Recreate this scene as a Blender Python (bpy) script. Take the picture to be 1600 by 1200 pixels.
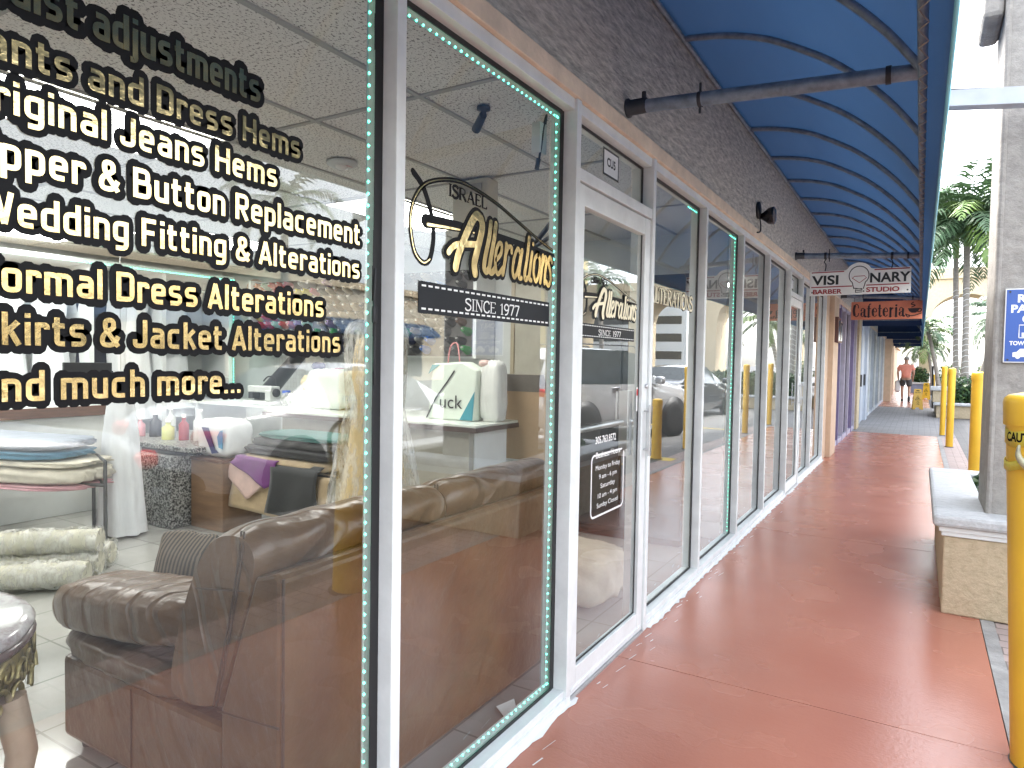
import bpy, bmesh, math, random
import numpy as np
from mathutils import Vector, Matrix
R = math.radians
random.seed(7); rng = np.random.default_rng(11)
for o in list(bpy.data.objects): bpy.data.objects.remove(o)
S = bpy.context.scene
COL = S.collection

# ------------------------------------------------------------------ camera
CAM = (1.28, 0.0, 1.5)
F_PX, YAW, PITCH, ROLL = 1060.0, math.atan(637/1060.0), R(-2.1), 0.0165
cam_d = bpy.data.cameras.new('camera'); cam = bpy.data.objects.new('camera', cam_d); COL.objects.link(cam)
cam_d.sensor_width = 36; cam_d.lens = 36*F_PX/1600; cam_d.clip_start = 0.05; cam_d.clip_end = 900
_F = Vector((-math.sin(YAW)*math.cos(PITCH), math.cos(YAW)*math.cos(PITCH), math.sin(PITCH)))
_R = Vector((math.cos(YAW), math.sin(YAW), 0)); _U = _R.cross(_F)
_c, _s = math.cos(ROLL), math.sin(ROLL)
R2 = _c*_R + _s*_U; U2 = _c*_U - _s*_R
m3 = Matrix((R2, U2, -_F)).transposed().to_4x4(); m3.translation = Vector(CAM)
cam.matrix_world = m3
S.camera = cam

# ------------------------------------------------------------------ world, sun, exposure
SUN_EL, SUN_AZ = R(56), R(-48)          # azimuth measured from +Y towards +X: the sun stands behind the shop roof, hazy
w = bpy.data.worlds.new('World'); S.world = w; w.use_nodes = True
nt = w.node_tree; nt.nodes.clear()
sky = nt.nodes.new('ShaderNodeTexSky'); sky.sky_type = 'NISHITA'; sky.sun_disc = False
sky.sun_elevation = SUN_EL; sky.sun_rotation = SUN_AZ; sky.air_density = 1.0; sky.dust_density = 3.0; sky.ozone_density = 0.6
bg = nt.nodes.new('ShaderNodeBackground'); bg.inputs[1].default_value = 0.15
out = nt.nodes.new('ShaderNodeOutputWorld'); hs = nt.nodes.new('ShaderNodeHueSaturation'); hs.inputs['Saturation'].default_value = .32; nt.links.new(sky.outputs[0], hs.inputs['Color']); nt.links.new(hs.outputs[0], bg.inputs[0]); nt.links.new(bg.outputs[0], out.inputs[0])
sd = bpy.data.lights.new('sun', 'SUN'); sd.energy = 1.3; sd.angle = R(16); sd.color = (1, .96, .9)
so = bpy.data.objects.new('sun', sd); COL.objects.link(so)
sdir = Vector((math.sin(SUN_AZ)*math.cos(SUN_EL), math.cos(SUN_AZ)*math.cos(SUN_EL), math.sin(SUN_EL)))
so.rotation_euler = sdir.to_track_quat('Z', 'Y').to_euler()
S.view_settings.view_transform = 'Standard'; S.view_settings.look = 'None'
S.view_settings.exposure = 3.3; S.view_settings.gamma = 1
S.cycles.max_bounces = 10; S.cycles.transparent_max_bounces = 24; S.cycles.glossy_bounces = 5; S.cycles.diffuse_bounces = 4
S.cycles.sample_clamp_indirect = 6; S.cycles.caustics_reflective = False; S.cycles.use_denoising = True

# ------------------------------------------------------------------ materials
def newmat(name):
    m = bpy.data.materials.new(name); m.use_nodes = True
    return m, m.node_tree, m.node_tree.nodes['Principled BSDF']
def ncoord(t, scale=(1, 1, 1), rot=(0, 0, 0)):
    tc = t.nodes.new('ShaderNodeTexCoord'); mp = t.nodes.new('ShaderNodeMapping')
    mp.inputs['Scale'].default_value = scale; mp.inputs['Rotation'].default_value = rot
    t.links.new(tc.outputs['Object'], mp.inputs[0]); return mp.outputs[0]
def noise(t, vec, scale, detail=4, rough=.6):
    n = t.nodes.new('ShaderNodeTexNoise'); n.inputs['Scale'].default_value = scale
    n.inputs['Detail'].default_value = detail; n.inputs['Roughness'].default_value = rough
    t.links.new(vec, n.inputs['Vector']); return n.outputs['Fac']
def ramp(t, fac, stops):
    r = t.nodes.new('ShaderNodeValToRGB'); e = r.color_ramp.elements
    while len(e) < len(stops): e.new(.5)
    for i, (p, c) in enumerate(stops): e[i].position = p; e[i].color = (*c, 1) if len(c) == 3 else c
    t.links.new(fac, r.inputs[0]); return r.outputs[0]
def bump(t, h, strength, dist, p):
    b = t.nodes.new('ShaderNodeBump'); b.inputs['Strength'].default_value = strength; b.inputs['Distance'].default_value = dist
    t.links.new(h, b.inputs['Height']); t.links.new(b.outputs[0], p.inputs['Normal'])
def mixc(t, fac, a, b):
    m = t.nodes.new('ShaderNodeMix'); m.data_type = 'RGBA'
    if isinstance(fac, (int, float)): m.inputs[0].default_value = fac
    else: t.links.new(fac, m.inputs[0])
    for i, c in ((6, a), (7, b)):
        if isinstance(c, tuple): m.inputs[i].default_value = (*c, 1)
        else: t.links.new(c, m.inputs[i])
    return m.outputs[2]
MATS = {}
def mat(name, col, rough=.6, metal=0., var=.12, vs=6., bs=0., bscale=40., bdist=.01, emit=None, es=1., stretch=(1, 1, 1), sheen=0, coat=0, trans=0, alpha=1, spec=None):
    if name in MATS: return MATS[name]
    m, t, p = newmat(name)
    v = ncoord(t, stretch)
    if var:
        n = noise(t, v, vs, 5)
        a = tuple(max(0, c*(1-var)) for c in col); b = tuple(min(1, c*(1+var)) for c in col)
        t.links.new(ramp(t, n, [(.3, a), (.7, b)]), p.inputs['Base Color'])
        rr = t.nodes.new('ShaderNodeMapRange'); rr.inputs[3].default_value = max(.02, rough-.08); rr.inputs[4].default_value = min(1, rough+.08)
        t.links.new(n, rr.inputs[0]); t.links.new(rr.outputs[0], p.inputs['Roughness'])
    else:
        p.inputs['Base Color'].default_value = (*col, 1); p.inputs['Roughness'].default_value = rough
    p.inputs['Metallic'].default_value = metal
    if bs: bump(t, noise(t, v, bscale, 6), bs, bdist, p)
    if emit: p.inputs['Emission Color'].default_value = (*emit, 1); p.inputs['Emission Strength'].default_value = es
    if sheen: p.inputs['Sheen Weight'].default_value = sheen
    if coat: p.inputs['Coat Weight'].default_value = coat; p.inputs['Coat Roughness'].default_value = .08
    if trans: p.inputs['Transmission Weight'].default_value = trans
    if alpha < 1: p.inputs['Alpha'].default_value = alpha
    if spec is not None: p.inputs['Specular IOR Level'].default_value = spec
    MATS[name] = m; return m

def m_glass():
    m = bpy.data.materials.new('window_glass'); m.use_nodes = True; t = m.node_tree; t.nodes.clear()
    N = t.nodes.new; L = t.links.new
    o = N('ShaderNodeOutputMaterial'); mx = N('ShaderNodeMixShader'); tr = N('ShaderNodeBsdfTransparent'); gl = N('ShaderNodeBsdfGlossy')
    tr.inputs[0].default_value = (.96, .972, .966, 1); gl.inputs['Roughness'].default_value = 0.0; gl.inputs[0].default_value = (.97, .99, 1, 1)
    fr = N('ShaderNodeFresnel'); fr.inputs[0].default_value = 1.52
    ge = N('ShaderNodeNewGeometry')
    def mth(op, a, b):
        x = N('ShaderNodeMath'); x.operation = op
        for i, q in enumerate((a, b)):
            if isinstance(q, (int, float)): x.inputs[i].default_value = q
            else: L(q, x.inputs[i])
        return x.outputs[0]
    r = fr.outputs[0]; r2 = mth('DIVIDE', mth('MULTIPLY', r, 2.0), mth('ADD', r, 1.0))
    fac = mth('MULTIPLY', r2, mth('SUBTRACT', 1.0, ge.outputs['Backfacing']))
    tc = N('ShaderNodeTexCoord'); nz = N('ShaderNodeTexNoise'); nz.inputs['Scale'].default_value = 1.3; nz.inputs['Detail'].default_value = 1
    L(tc.outputs['Object'], nz.inputs['Vector'])
    b = N('ShaderNodeBump'); b.inputs['Strength'].default_value = .012; b.inputs['Distance'].default_value = .05
    L(nz.outputs['Fac'], b.inputs['Height']); L(b.outputs[0], gl.inputs['Normal'])
    L(fac, mx.inputs[0]); L(tr.outputs[0], mx.inputs[1]); L(gl.outputs[0], mx.inputs[2]); L(mx.outputs[0], o.inputs[0])
    return m
GLASS = m_glass()

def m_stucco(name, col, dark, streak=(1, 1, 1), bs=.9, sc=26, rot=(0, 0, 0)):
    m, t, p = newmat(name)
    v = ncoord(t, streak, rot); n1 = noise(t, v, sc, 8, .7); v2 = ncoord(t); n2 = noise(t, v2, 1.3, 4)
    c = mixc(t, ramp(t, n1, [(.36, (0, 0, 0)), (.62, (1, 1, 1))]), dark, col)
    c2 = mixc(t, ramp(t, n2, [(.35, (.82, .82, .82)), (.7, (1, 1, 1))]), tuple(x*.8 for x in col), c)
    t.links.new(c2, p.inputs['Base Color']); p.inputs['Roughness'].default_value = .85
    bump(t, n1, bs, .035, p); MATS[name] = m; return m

def m_redfloor():
    m, t, p = newmat('red_concrete')
    v = ncoord(t); n1 = noise(t, v, 1.7, 3, .5); n2 = noise(t, ncoord(t, (3, 14, 1)), 3, 6, .7); n3 = noise(t, v, 60, 3); n4 = noise(t, v, 9, 6, .75)
    c = ramp(t, n1, [(.3, (.385, .148, .100)), (.55, (.41, .165, .112)), (.75, (.445, .19, .131))])
    c = mixc(t, ramp(t, n4, [(.6, (0, 0, 0)), (.95, (.22, .22, .22))]), c, (.26, .115, .09))
    c = mixc(t, ramp(t, n3, [(.72, (0, 0, 0)), (.76, (1, 1, 1))]), c, (.2, .1, .08))
    t.links.new(c, p.inputs['Base Color'])
    mr = t.nodes.new('ShaderNodeMapRange'); mr.inputs[3].default_value = .16; mr.inputs[4].default_value = .36
    t.links.new(n1, mr.inputs[0]); t.links.new(mr.outputs[0], p.inputs['Roughness'])
    ad = t.nodes.new('ShaderNodeMath'); ad.operation = 'ADD'; t.links.new(n2, ad.inputs[0]); t.links.new(n3, ad.inputs[1])
    bump(t, ad.outputs[0], .16, .006, p); return m
def m_brick(name, c1, c2, cm, sx, sy, rough=.8, mortar=.02, off=.5, rot=(0, 0, 0), bs=.6):
    m, t, p = newmat(name)
    b = t.nodes.new('ShaderNodeTexBrick'); b.inputs['Scale'].default_value = 1
    b.inputs['Brick Width'].default_value = sx; b.inputs['Row Height'].default_value = sy; b.inputs['Mortar Size'].default_value = mortar*sy
    b.offset = off
    b.inputs['Color1'].default_value = (*c1, 1); b.inputs['Color2'].default_value = (*c2, 1); b.inputs['Mortar'].default_value = (*cm, 1)
    v = ncoord(t, (1, 1, 1), rot); t.links.new(v, b.inputs['Vector'])
    n = noise(t, v, 3, 6); c = mixc(t, ramp(t, n, [(.3, (0, 0, 0)), (.75, (.6, .6, .6))]), b.outputs[0], tuple(x*.62 for x in c1))
    t.links.new(c, p.inputs['Base Color']); p.inputs['Roughness'].default_value = rough
    iv = t.nodes.new('ShaderNodeMath'); iv.operation = 'SUBTRACT'; iv.inputs[0].default_value = 1; t.links.new(b.outputs['Fac'], iv.inputs[1])
    bump(t, iv.outputs[0], bs, .004, p); return m
def m_translucent(name, col, tcol, f=.4, rough=.7):
    m = bpy.data.materials.new(name); m.use_nodes = True; t = m.node_tree; p = t.nodes['Principled BSDF']
    n = noise(t, ncoord(t, (1, .25, 1)), 3, 5); c = ramp(t, n, [(.3, tuple(x*.85 for x in col)), (.7, tuple(x*1.12 for x in col))])
    t.links.new(c, p.inputs['Base Color']); p.inputs['Roughness'].default_value = rough
    tr = t.nodes.new('ShaderNodeBsdfTranslucent'); tr.inputs[0].default_value = (*tcol, 1)
    mx = t.nodes.new('ShaderNodeMixShader'); mx.inputs[0].default_value = f
    t.links.new(p.outputs[0], mx.inputs[1]); t.links.new(tr.outputs[0], mx.inputs[2])
    t.links.new(mx.outputs[0], t.nodes['Material Output'].inputs[0]); bump(t, noise(t, ncoord(t), 120, 2), .15, .002, p); MATS[name] = m; return m
def m_ceiling():
    m, t, p = newmat('ceiling_tile')
    v = ncoord(t, (1.6, 1, 1)); n = noise(t, v, 75, 3, .6); n2 = noise(t, ncoord(t), 1.2, 3)
    c = ramp(t, n, [(.385, (.17, .165, .15)), (.44, (.78, .77, .73))]); t.links.new(c, p.inputs['Base Color']); p.inputs['Roughness'].default_value = .95
    bump(t, n, .3, .004, p); return m
def m_plastic_film():
    m = bpy.data.materials.new('clear_plastic_film'); m.use_nodes = True; t = m.node_tree; t.nodes.clear(); N = t.nodes.new; L = t.links.new
    o = N('ShaderNodeOutputMaterial'); mx = N('ShaderNodeMixShader'); tr = N('ShaderNodeBsdfTransparent'); gl = N('ShaderNodeBsdfPrincipled')
    gl.inputs['Base Color'].default_value = (.8, .8, .76, 1); gl.inputs['Roughness'].default_value = .15
    tr.inputs[0].default_value = (.95, .95, .93, 1)
    n = noise(t, ncoord(t, (1, 1, .35)), 14, 6, .7); n2 = ramp(t, n, [(.40, (.06, .06, .06)), (.60, (.6, .6, .6))])
    b = N('ShaderNodeBump'); b.inputs['Strength'].default_value = 1; b.inputs['Distance'].default_value = .03
    L(n, b.inputs['Height']); L(b.outputs[0], gl.inputs['Normal'])
    L(n2, mx.inputs[0]); L(tr.outputs[0], mx.inputs[1]); L(gl.outputs[0], mx.inputs[2]); L(mx.outputs[0], o.inputs[0]); return m
FILM = m_plastic_film()

# ------------------------------------------------------------------ mesh builder
class MB:
    def __init__(s): s.v = []; s.f = []; s.m = []; s.s = []
    def add(s, vs, fs, mi=0, smooth=False):
        o = len(s.v); s.v += [tuple(v) for v in vs]
        for f in fs: s.f.append([o+i for i in f]); s.m.append(mi); s.s.append(smooth)
        return s
    def box(s, x0, x1, y0, y1, z0, z1, mi=0):
        v = [(x, y, z) for z in (z0, z1) for y in (y0, y1) for x in (x0, x1)]
        return s.add(v, [(0, 2, 3, 1), (4, 5, 7, 6), (0, 1, 5, 4), (2, 6, 7, 3), (0, 4, 6, 2), (1, 3, 7, 5)], mi)
    def tube(s, pts, r, n=8, mi=0, caps=True, smooth=True):
        pts = [Vector(p) for p in pts]; rs = r if isinstance(r, (list, tuple)) else [r]*len(pts)
        vs = []; prev = None
        for i, p in enumerate(pts):
            t = (pts[min(i+1, len(pts)-1)]-pts[max(i-1, 0)]).normalized()
            if prev is None:
                a = Vector((0, 0, 1)) if abs(t.z) < .9 else Vector((1, 0, 0)); u = t.cross(a).normalized()
            else: u = (prev - t*prev.dot(t)).normalized()
            prev = u; b = t.cross(u)
            for k in range(n):
                a = 2*math.pi*k/n; vs.append(p+(u*math.cos(a)+b*math.sin(a))*rs[i])
        fs = []
        for i in range(len(pts)-1):
            for k in range(n): fs.append((i*n+k, i*n+(k+1) % n, (i+1)*n+(k+1) % n, (i+1)*n+k))
        s.add(vs, fs, mi, smooth)
        if caps:
            e = (len(pts)-1)*n
            s.add(vs[:n], [tuple(range(n))[::-1]], mi); s.add(vs[e:e+n], [tuple(range(n))], mi)
        return s
    def lathe(s, prof, c=(0, 0, 0), n=20, mi=0, smooth=True, axis='z'):
        vs = []
        for r, z in prof:
            for k in range(n):
                a = 2*math.pi*k/n; x, y = r*math.cos(a), r*math.sin(a)
                q = (x, y, z) if axis == 'z' else ((z, x, y) if axis == 'x' else (y, z, x))
                vs.append((c[0]+q[0], c[1]+q[1], c[2]+q[2]))
        fs = [(i*n+k, i*n+(k+1) % n, (i+1)*n+(k+1) % n, (i+1)*n+k) for i in range(len(prof)-1) for k in range(n)]
        s.add(vs, fs, mi, smooth)
        if prof[0][0] > 1e-5: s.add(vs[:n], [tuple(range(n))[::-1]], mi)
        if prof[-1][0] > 1e-5: s.add(vs[-n:], [tuple(range(n))], mi)
        return s
    def prism(s, p2, fn, d0, d1, mi=0):
        n = len(p2); a = [fn(u, v, d0) for u, v in p2]; b = [fn(u, v, d1) for u, v in p2]
        fs = [tuple(range(n))[::-1], tuple(range(n, 2*n))] + [(i, (i+1) % n, n+(i+1) % n, n+i) for i in range(n)]
        return s.add(a+b, fs, mi)
    def sbox(s, c, h, e=.35, n=10, mi=0, amp=0., fr=3., seed=0, squash=None):
        # soft rounded box: superellipsoid of half sizes h
        vs = []; idx = {}; fs = []
        for ax in range(3):
            for sg in (-1, 1):
                g = []
                for i in range(n+1):
                    row = []
                    for j in range(n+1):
                        q = [0, 0, 0]; q[ax] = sg; q[(ax+1) % 3] = math.tan((2*i/n-1)*math.pi/4); q[(ax+2) % 3] = math.tan((2*j/n-1)*math.pi/4)
                        key = tuple(round(x, 5) for x in q)
                        if key not in idx:
                            p = 2/e; L = sum(abs(x)**p for x in q)**(1/p); d = [x/L for x in q]
                            k = 1+amp*(math.sin(fr*d[0]*3.1+seed)*math.cos(fr*d[1]*2.7+seed*2)+.6*math.sin(fr*2.3*d[1]+seed*3+d[2]*5))
                            idx[key] = len(vs); vs.append((c[0]+d[0]*h[0]*k, c[1]+d[1]*h[1]*k, c[2]+d[2]*h[2]*k))
                        row.append(idx[key])
                    g.append(row)
                for i in range(n):
                    for j in range(n):
                        f = (g[i][j], g[i+1][j], g[i+1][j+1], g[i][j+1]); fs.append(f if sg > 0 else f[::-1])
        return s.add(vs, fs, mi, True)
    def ell(s, c, h, n=12, mi=0): return s.sbox(c, h, 1.0, max(3, n//3), mi)
WL = {}
def link(o, parent=None):
    COL.objects.link(o)
    if parent: o.parent = parent
    return o
def tag(o, label=None, cat=None, group=None, kind=None):
    if label: o['label'] = label
    if cat: o['category'] = cat
    if group: o['group'] = group
    if kind: o['kind'] = kind
    return o
def build(name, mb, mats, parent=None, local=False, bevel=0, sub=0, label=None, cat=None, group=None, kind=None, solid=0, loc=None):
    if not isinstance(mats, (list, tuple)): mats = [mats]
    me = bpy.data.meshes.new(name); off = Vector((0, 0, 0))
    if parent and not local: off = WL.get(parent, off)
    vs = np.array([tuple(v) for v in mb.v], dtype=float).reshape(-1, 3)
    if not parent and not local:
        lo, hi = vs.min(0), vs.max(0); off = Vector(((lo[0]+hi[0])/2, (lo[1]+hi[1])/2, lo[2]))
    vs = vs-np.array(off)
    me.from_pydata(vs.tolist(), [], mb.f)
    for m in mats: me.materials.append(m)
    me.polygons.foreach_set('material_index', mb.m); me.polygons.foreach_set('use_smooth', mb.s); me.update()
    o = bpy.data.objects.new(name, me); link(o, parent)
    if not parent: o.location = loc if loc is not None else off; WL[o] = Vector(o.location)
    else: WL[o] = WL.get(parent, Vector((0, 0, 0)))
    if bevel:
        b = o.modifiers.new('bevel', 'BEVEL'); b.width = bevel; b.segments = 2; b.limit_method = 'ANGLE'; b.angle_limit = R(40); b.harden_normals = False
    if solid: q = o.modifiers.new('thick', 'SOLIDIFY'); q.thickness = solid; q.offset = 0
    if sub: q = o.modifiers.new('sub', 'SUBSURF'); q.levels = sub; q.render_levels = sub
    return tag(o, label, cat, group, kind)
def thing(name, label, cat, loc=(0, 0, 0), rz=0, group=None):
    o = bpy.data.objects.new(name, None); COL.objects.link(o); o.location = loc; o.rotation_euler = (0, 0, rz); o.empty_display_size = .1
    WL[o] = Vector(loc); return tag(o, label, cat, group)
def dup(o, loc, rz=None, label=None, group=None):
    def rec(a, par):
        c = a.copy(); COL.objects.link(c)
        if par: c.parent = par
        for ch in a.children: rec(ch, c)
        return c
    c = rec(o, None); c.location = loc
    if rz is not None: c.rotation_euler = (0, 0, rz)
    if label: c['label'] = label
    if group: c['group'] = group
    return c
def catmull(p, n=6):
    p = [tuple(map(float, q)) for q in p]; q = [p[0]]+p+[p[-1]]; o = []
    for i in range(1, len(q)-2):
        a, b, c, d = (np.array(x) for x in q[i-1:i+3])
        for k in range(n):
            t = k/n; o.append(tuple(.5*((2*b)+(c-a)*t+(2*a-5*b+4*c-d)*t*t+(3*b-a-3*c+d)*t**3)))
    o.append(p[-1]); return o
def stroke(mb, pts, w0, fn, d, mi=0, w1=None, cap=True, smooth=5, th=.0015):
    # flat ribbon with round ends, thickness th, along a 2D path
    P = [np.array(q) for q in (catmull(pts, smooth) if smooth and len(pts) > 2 else pts)]; w1 = w0 if w1 is None else w1; n = len(P)
    le, ri = [], []
    for i, p in enumerate(P):
        t = P[min(i+1, n-1)]-P[max(i-1, 0)]; t = t/(np.linalg.norm(t)+1e-9); nn = np.array((-t[1], t[0])); ww = (w0+(w1-w0)*i/(n-1))/2
        le.append(p+nn*ww); ri.append(p-nn*ww)
    poly = list(le)
    if cap:
        def arc(p, a, b, k=5):
            r = np.linalg.norm(a-p); a0 = math.atan2(*(a-p)[::-1]); return [p+r*np.array((math.cos(a0-math.pi*j/k), math.sin(a0-math.pi*j/k))) for j in range(1, k)]
        e = arc(P[-1], le[-1], ri[-1]); s0 = arc(P[0], ri[0], le[0])
    else: e = []; s0 = []
    # quads for the band (concave-safe) plus cap fans
    top = [fn(*q, d) for q in le]+[fn(*q, d) for q in ri]; bot = [fn(*q, d-th) for q in le]+[fn(*q, d-th) for q in ri]
    fs = [(i, i+1, n+i+1, n+i) for i in range(n-1)]; fb = [f[::-1] for f in fs]
    N2 = 2*n; side = [(i, N2+i, N2+i+1, i+1) for i in range(n-1)]+[(n+i, n+i+1, N2+n+i+1, N2+n+i) for i in range(n-1)]
    mb.add(top+bot, [tuple(f) for f in fs]+[tuple(N2+i for i in f) for f in fb]+side, mi)
    if cap:
        mb.add([fn(*q, d) for q in [le[-1]]+e+[ri[-1]]], [tuple(range(len(e)+2))], mi)
        mb.add([fn(*q, d) for q in [ri[0]]+s0+[le[0]]], [tuple(range(len(s0)+2))], mi)
    return mb
_tc = {}
def text_geo(txt, offset=0., bevel=0., shear=0., spacing=1.):
    k = (txt, offset, bevel, shear, spacing)
    if k in _tc: return _tc[k]
    cu = bpy.data.curves.new('t', 'FONT'); cu.body = txt; cu.size = 1; cu.offset = offset; cu.shear = shear; cu.space_character = spacing
    cu.resolution_u = 4; cu.bevel_depth = bevel; cu.bevel_resolution = 1; cu.fill_mode = 'BOTH'
    o = bpy.data.objects.new('t', cu); COL.objects.link(o); dg = bpy.context.evaluated_depsgraph_get(); dg.update()
    me = o.evaluated_get(dg).to_mesh(); V = np.array([tuple(v.co) for v in me.vertices]).reshape(-1, 3); Fc = [tuple(p.vertices) for p in me.polygons]
    o.evaluated_get(dg).to_mesh_clear(); bpy.data.objects.remove(o); bpy.data.curves.remove(cu)
    _tc[k] = (V, Fc); return V, Fc
def text_into(mb, txt, fn, u0, v0, width=None, cap=None, offset=.02, bevel=0., ref=None, d=0., mi=0, align='l', shear=0., spacing=1., thick=.1):
    # cap = wanted capital height; width = wanted width of the visible text
    V, Fc = text_geo(txt, offset, bevel, shear, spacing); V0 = text_geo(txt, offset, 0., shear, spacing)[0]
    lo, hi = V0[:, 0].min(), V0[:, 0].max(); sy = cap/.73; sx = sy if width is None else width/(hi-lo)
    x0 = {'l': lo, 'c': (lo+hi)/2, 'r': hi}[align]
    vs = [fn(u0+(x-x0)*sx, v0+y*sy, d+z*thick) for x, y, z in V]
    return mb.add(vs, Fc, mi)
SER = {  # serif capitals as strokes: (points, thick?) on a 0..1 high grid, with width
 'S': (.52, [([(.46, .8), (.4, .94), (.25, .99), (.08, .9), (.07, .7), (.25, .55), (.42, .43), (.47, .22), (.36, .04), (.2, .0), (.07, .08), (.03, .22)], 1)]),
 'I': (.3, [([(.15, 0), (.15, 1)], 1)]),
 'N': (.7, [([(.12, 0), (.12, 1)], 0), ([(.12, 1), (.58, 0)], 1), ([(.58, 0), (.58, 1)], 0)]),
 'C': (.6, [([(.54, .78), (.47, .94), (.33, 1), (.13, .86), (.06, .5), (.13, .14), (.33, 0), (.48, .07), (.55, .22)], 1)]),
 'E': (.56, [([(.12, 0), (.12, 1)], 1), ([(.12, .98), (.48, .98)], 0), ([(.12, .52), (.4, .52)], 0), ([(.12, .02), (.5, .02)], 0), ([(.49, .98), (.49, .82)], 0), ([(.51, .02), (.51, .2)], 0)]),
 'A': (.7, [([(.08, 0), (.34, 1)], 0), ([(.34, 1), (.62, 0)], 1), ([(.17, .35), (.52, .35)], 0)]),
 'L': (.56, [([(.12, 0), (.12, 1)], 1), ([(.12, .02), (.5, .02)], 0), ([(.51, .02), (.51, .22)], 0)]),
 'T': (.6, [([(.3, 0), (.3, 1)], 1), ([(.04, .98), (.56, .98)], 0), ([(.04, .98), (.04, .8)], 0), ([(.56, .98), (.56, .8)], 0)]),
 'R': (.66, [([(.12, 0), (.12, 1)], 1), ([(.12, .98), (.35, .98), (.5, .88), (.5, .62), (.35, .51), (.12, .51)], 0), ([(.32, .5), (.6, .02)], 1)]),
 'O': (.66, [([(.33, 1), (.12, .86), (.06, .5), (.12, .14), (.33, 0), (.54, .14), (.6, .5), (.54, .86), (.33, 1)], 1)]),
 '1': (.4, [([(.22, 0), (.22, 1)], 1), ([(.06, .82), (.22, .98)], 0)]),
 '9': (.52, [([(.45, .62), (.38, .48), (.22, .42), (.08, .55), (.07, .8), (.2, .98), (.36, .95), (.46, .75), (.42, .35), (.3, .08), (.1, .02)], 1)]),
 '7': (.52, [([(.05, .98), (.47, .98)], 1), ([(.47, .98), (.2, 0)], 1), ([(.05, .98), (.05, .82)], 0)]), ' ': (.35, [])}
def serif_into(mb, txt, fn, u0, u1, v0, v1, d, mi=0, wk=.13, th=.0015):
    tot = sum(SER[c][0] for c in txt); sx = (u1-u0)/tot; sy = v1-v0; x = u0
    f2 = lambda u, v, dd: fn(u, v, dd)
    for c in txt:
        for pts, thick in SER[c][1]:
            q = [(x+a*sx, v0+b*sy) for a, b in pts]; stroke(mb, q, (wk if thick else wk*.45)*sy, f2, d, mi, cap=False, smooth=3 if len(pts) > 3 else 0, th=th)
        if c in 'INAELTR1':
            for (a, b) in {'I': [(.15, 0), (.15, 1)], 'N': [(.12, 0), (.12, 1), (.58, 1)], 'A': [(.08, 0), (.62, 0)], 'E': [(.1, 0), (.1, 1)], 'L': [(.12, 1)], 'T': [(.3, 0)], 'R': [(.12, 0), (.12, 1), (.6, 0)], '1': [(.22, 0)]}[c]:
                e = .014 if b == 0 else -.014
                stroke(mb, [(x+(a-.12)*sx, v0+(b+e)*sy), (x+(a+.12)*sx, v0+(b+e)*sy)], .05*sy, f2, d, mi, cap=False, smooth=0, th=th)
        x += SER[c][0]*sx
    return mb
def wallfn(X0): return lambda u, v, d: (X0+d, u, v)          # seen from +X: u runs along +Y
def facefn(Y0, X0=0., Z0=0.): return lambda u, v, d: (X0+u, Y0-d, Z0+v)   # seen from -Y: u runs along +X

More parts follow.
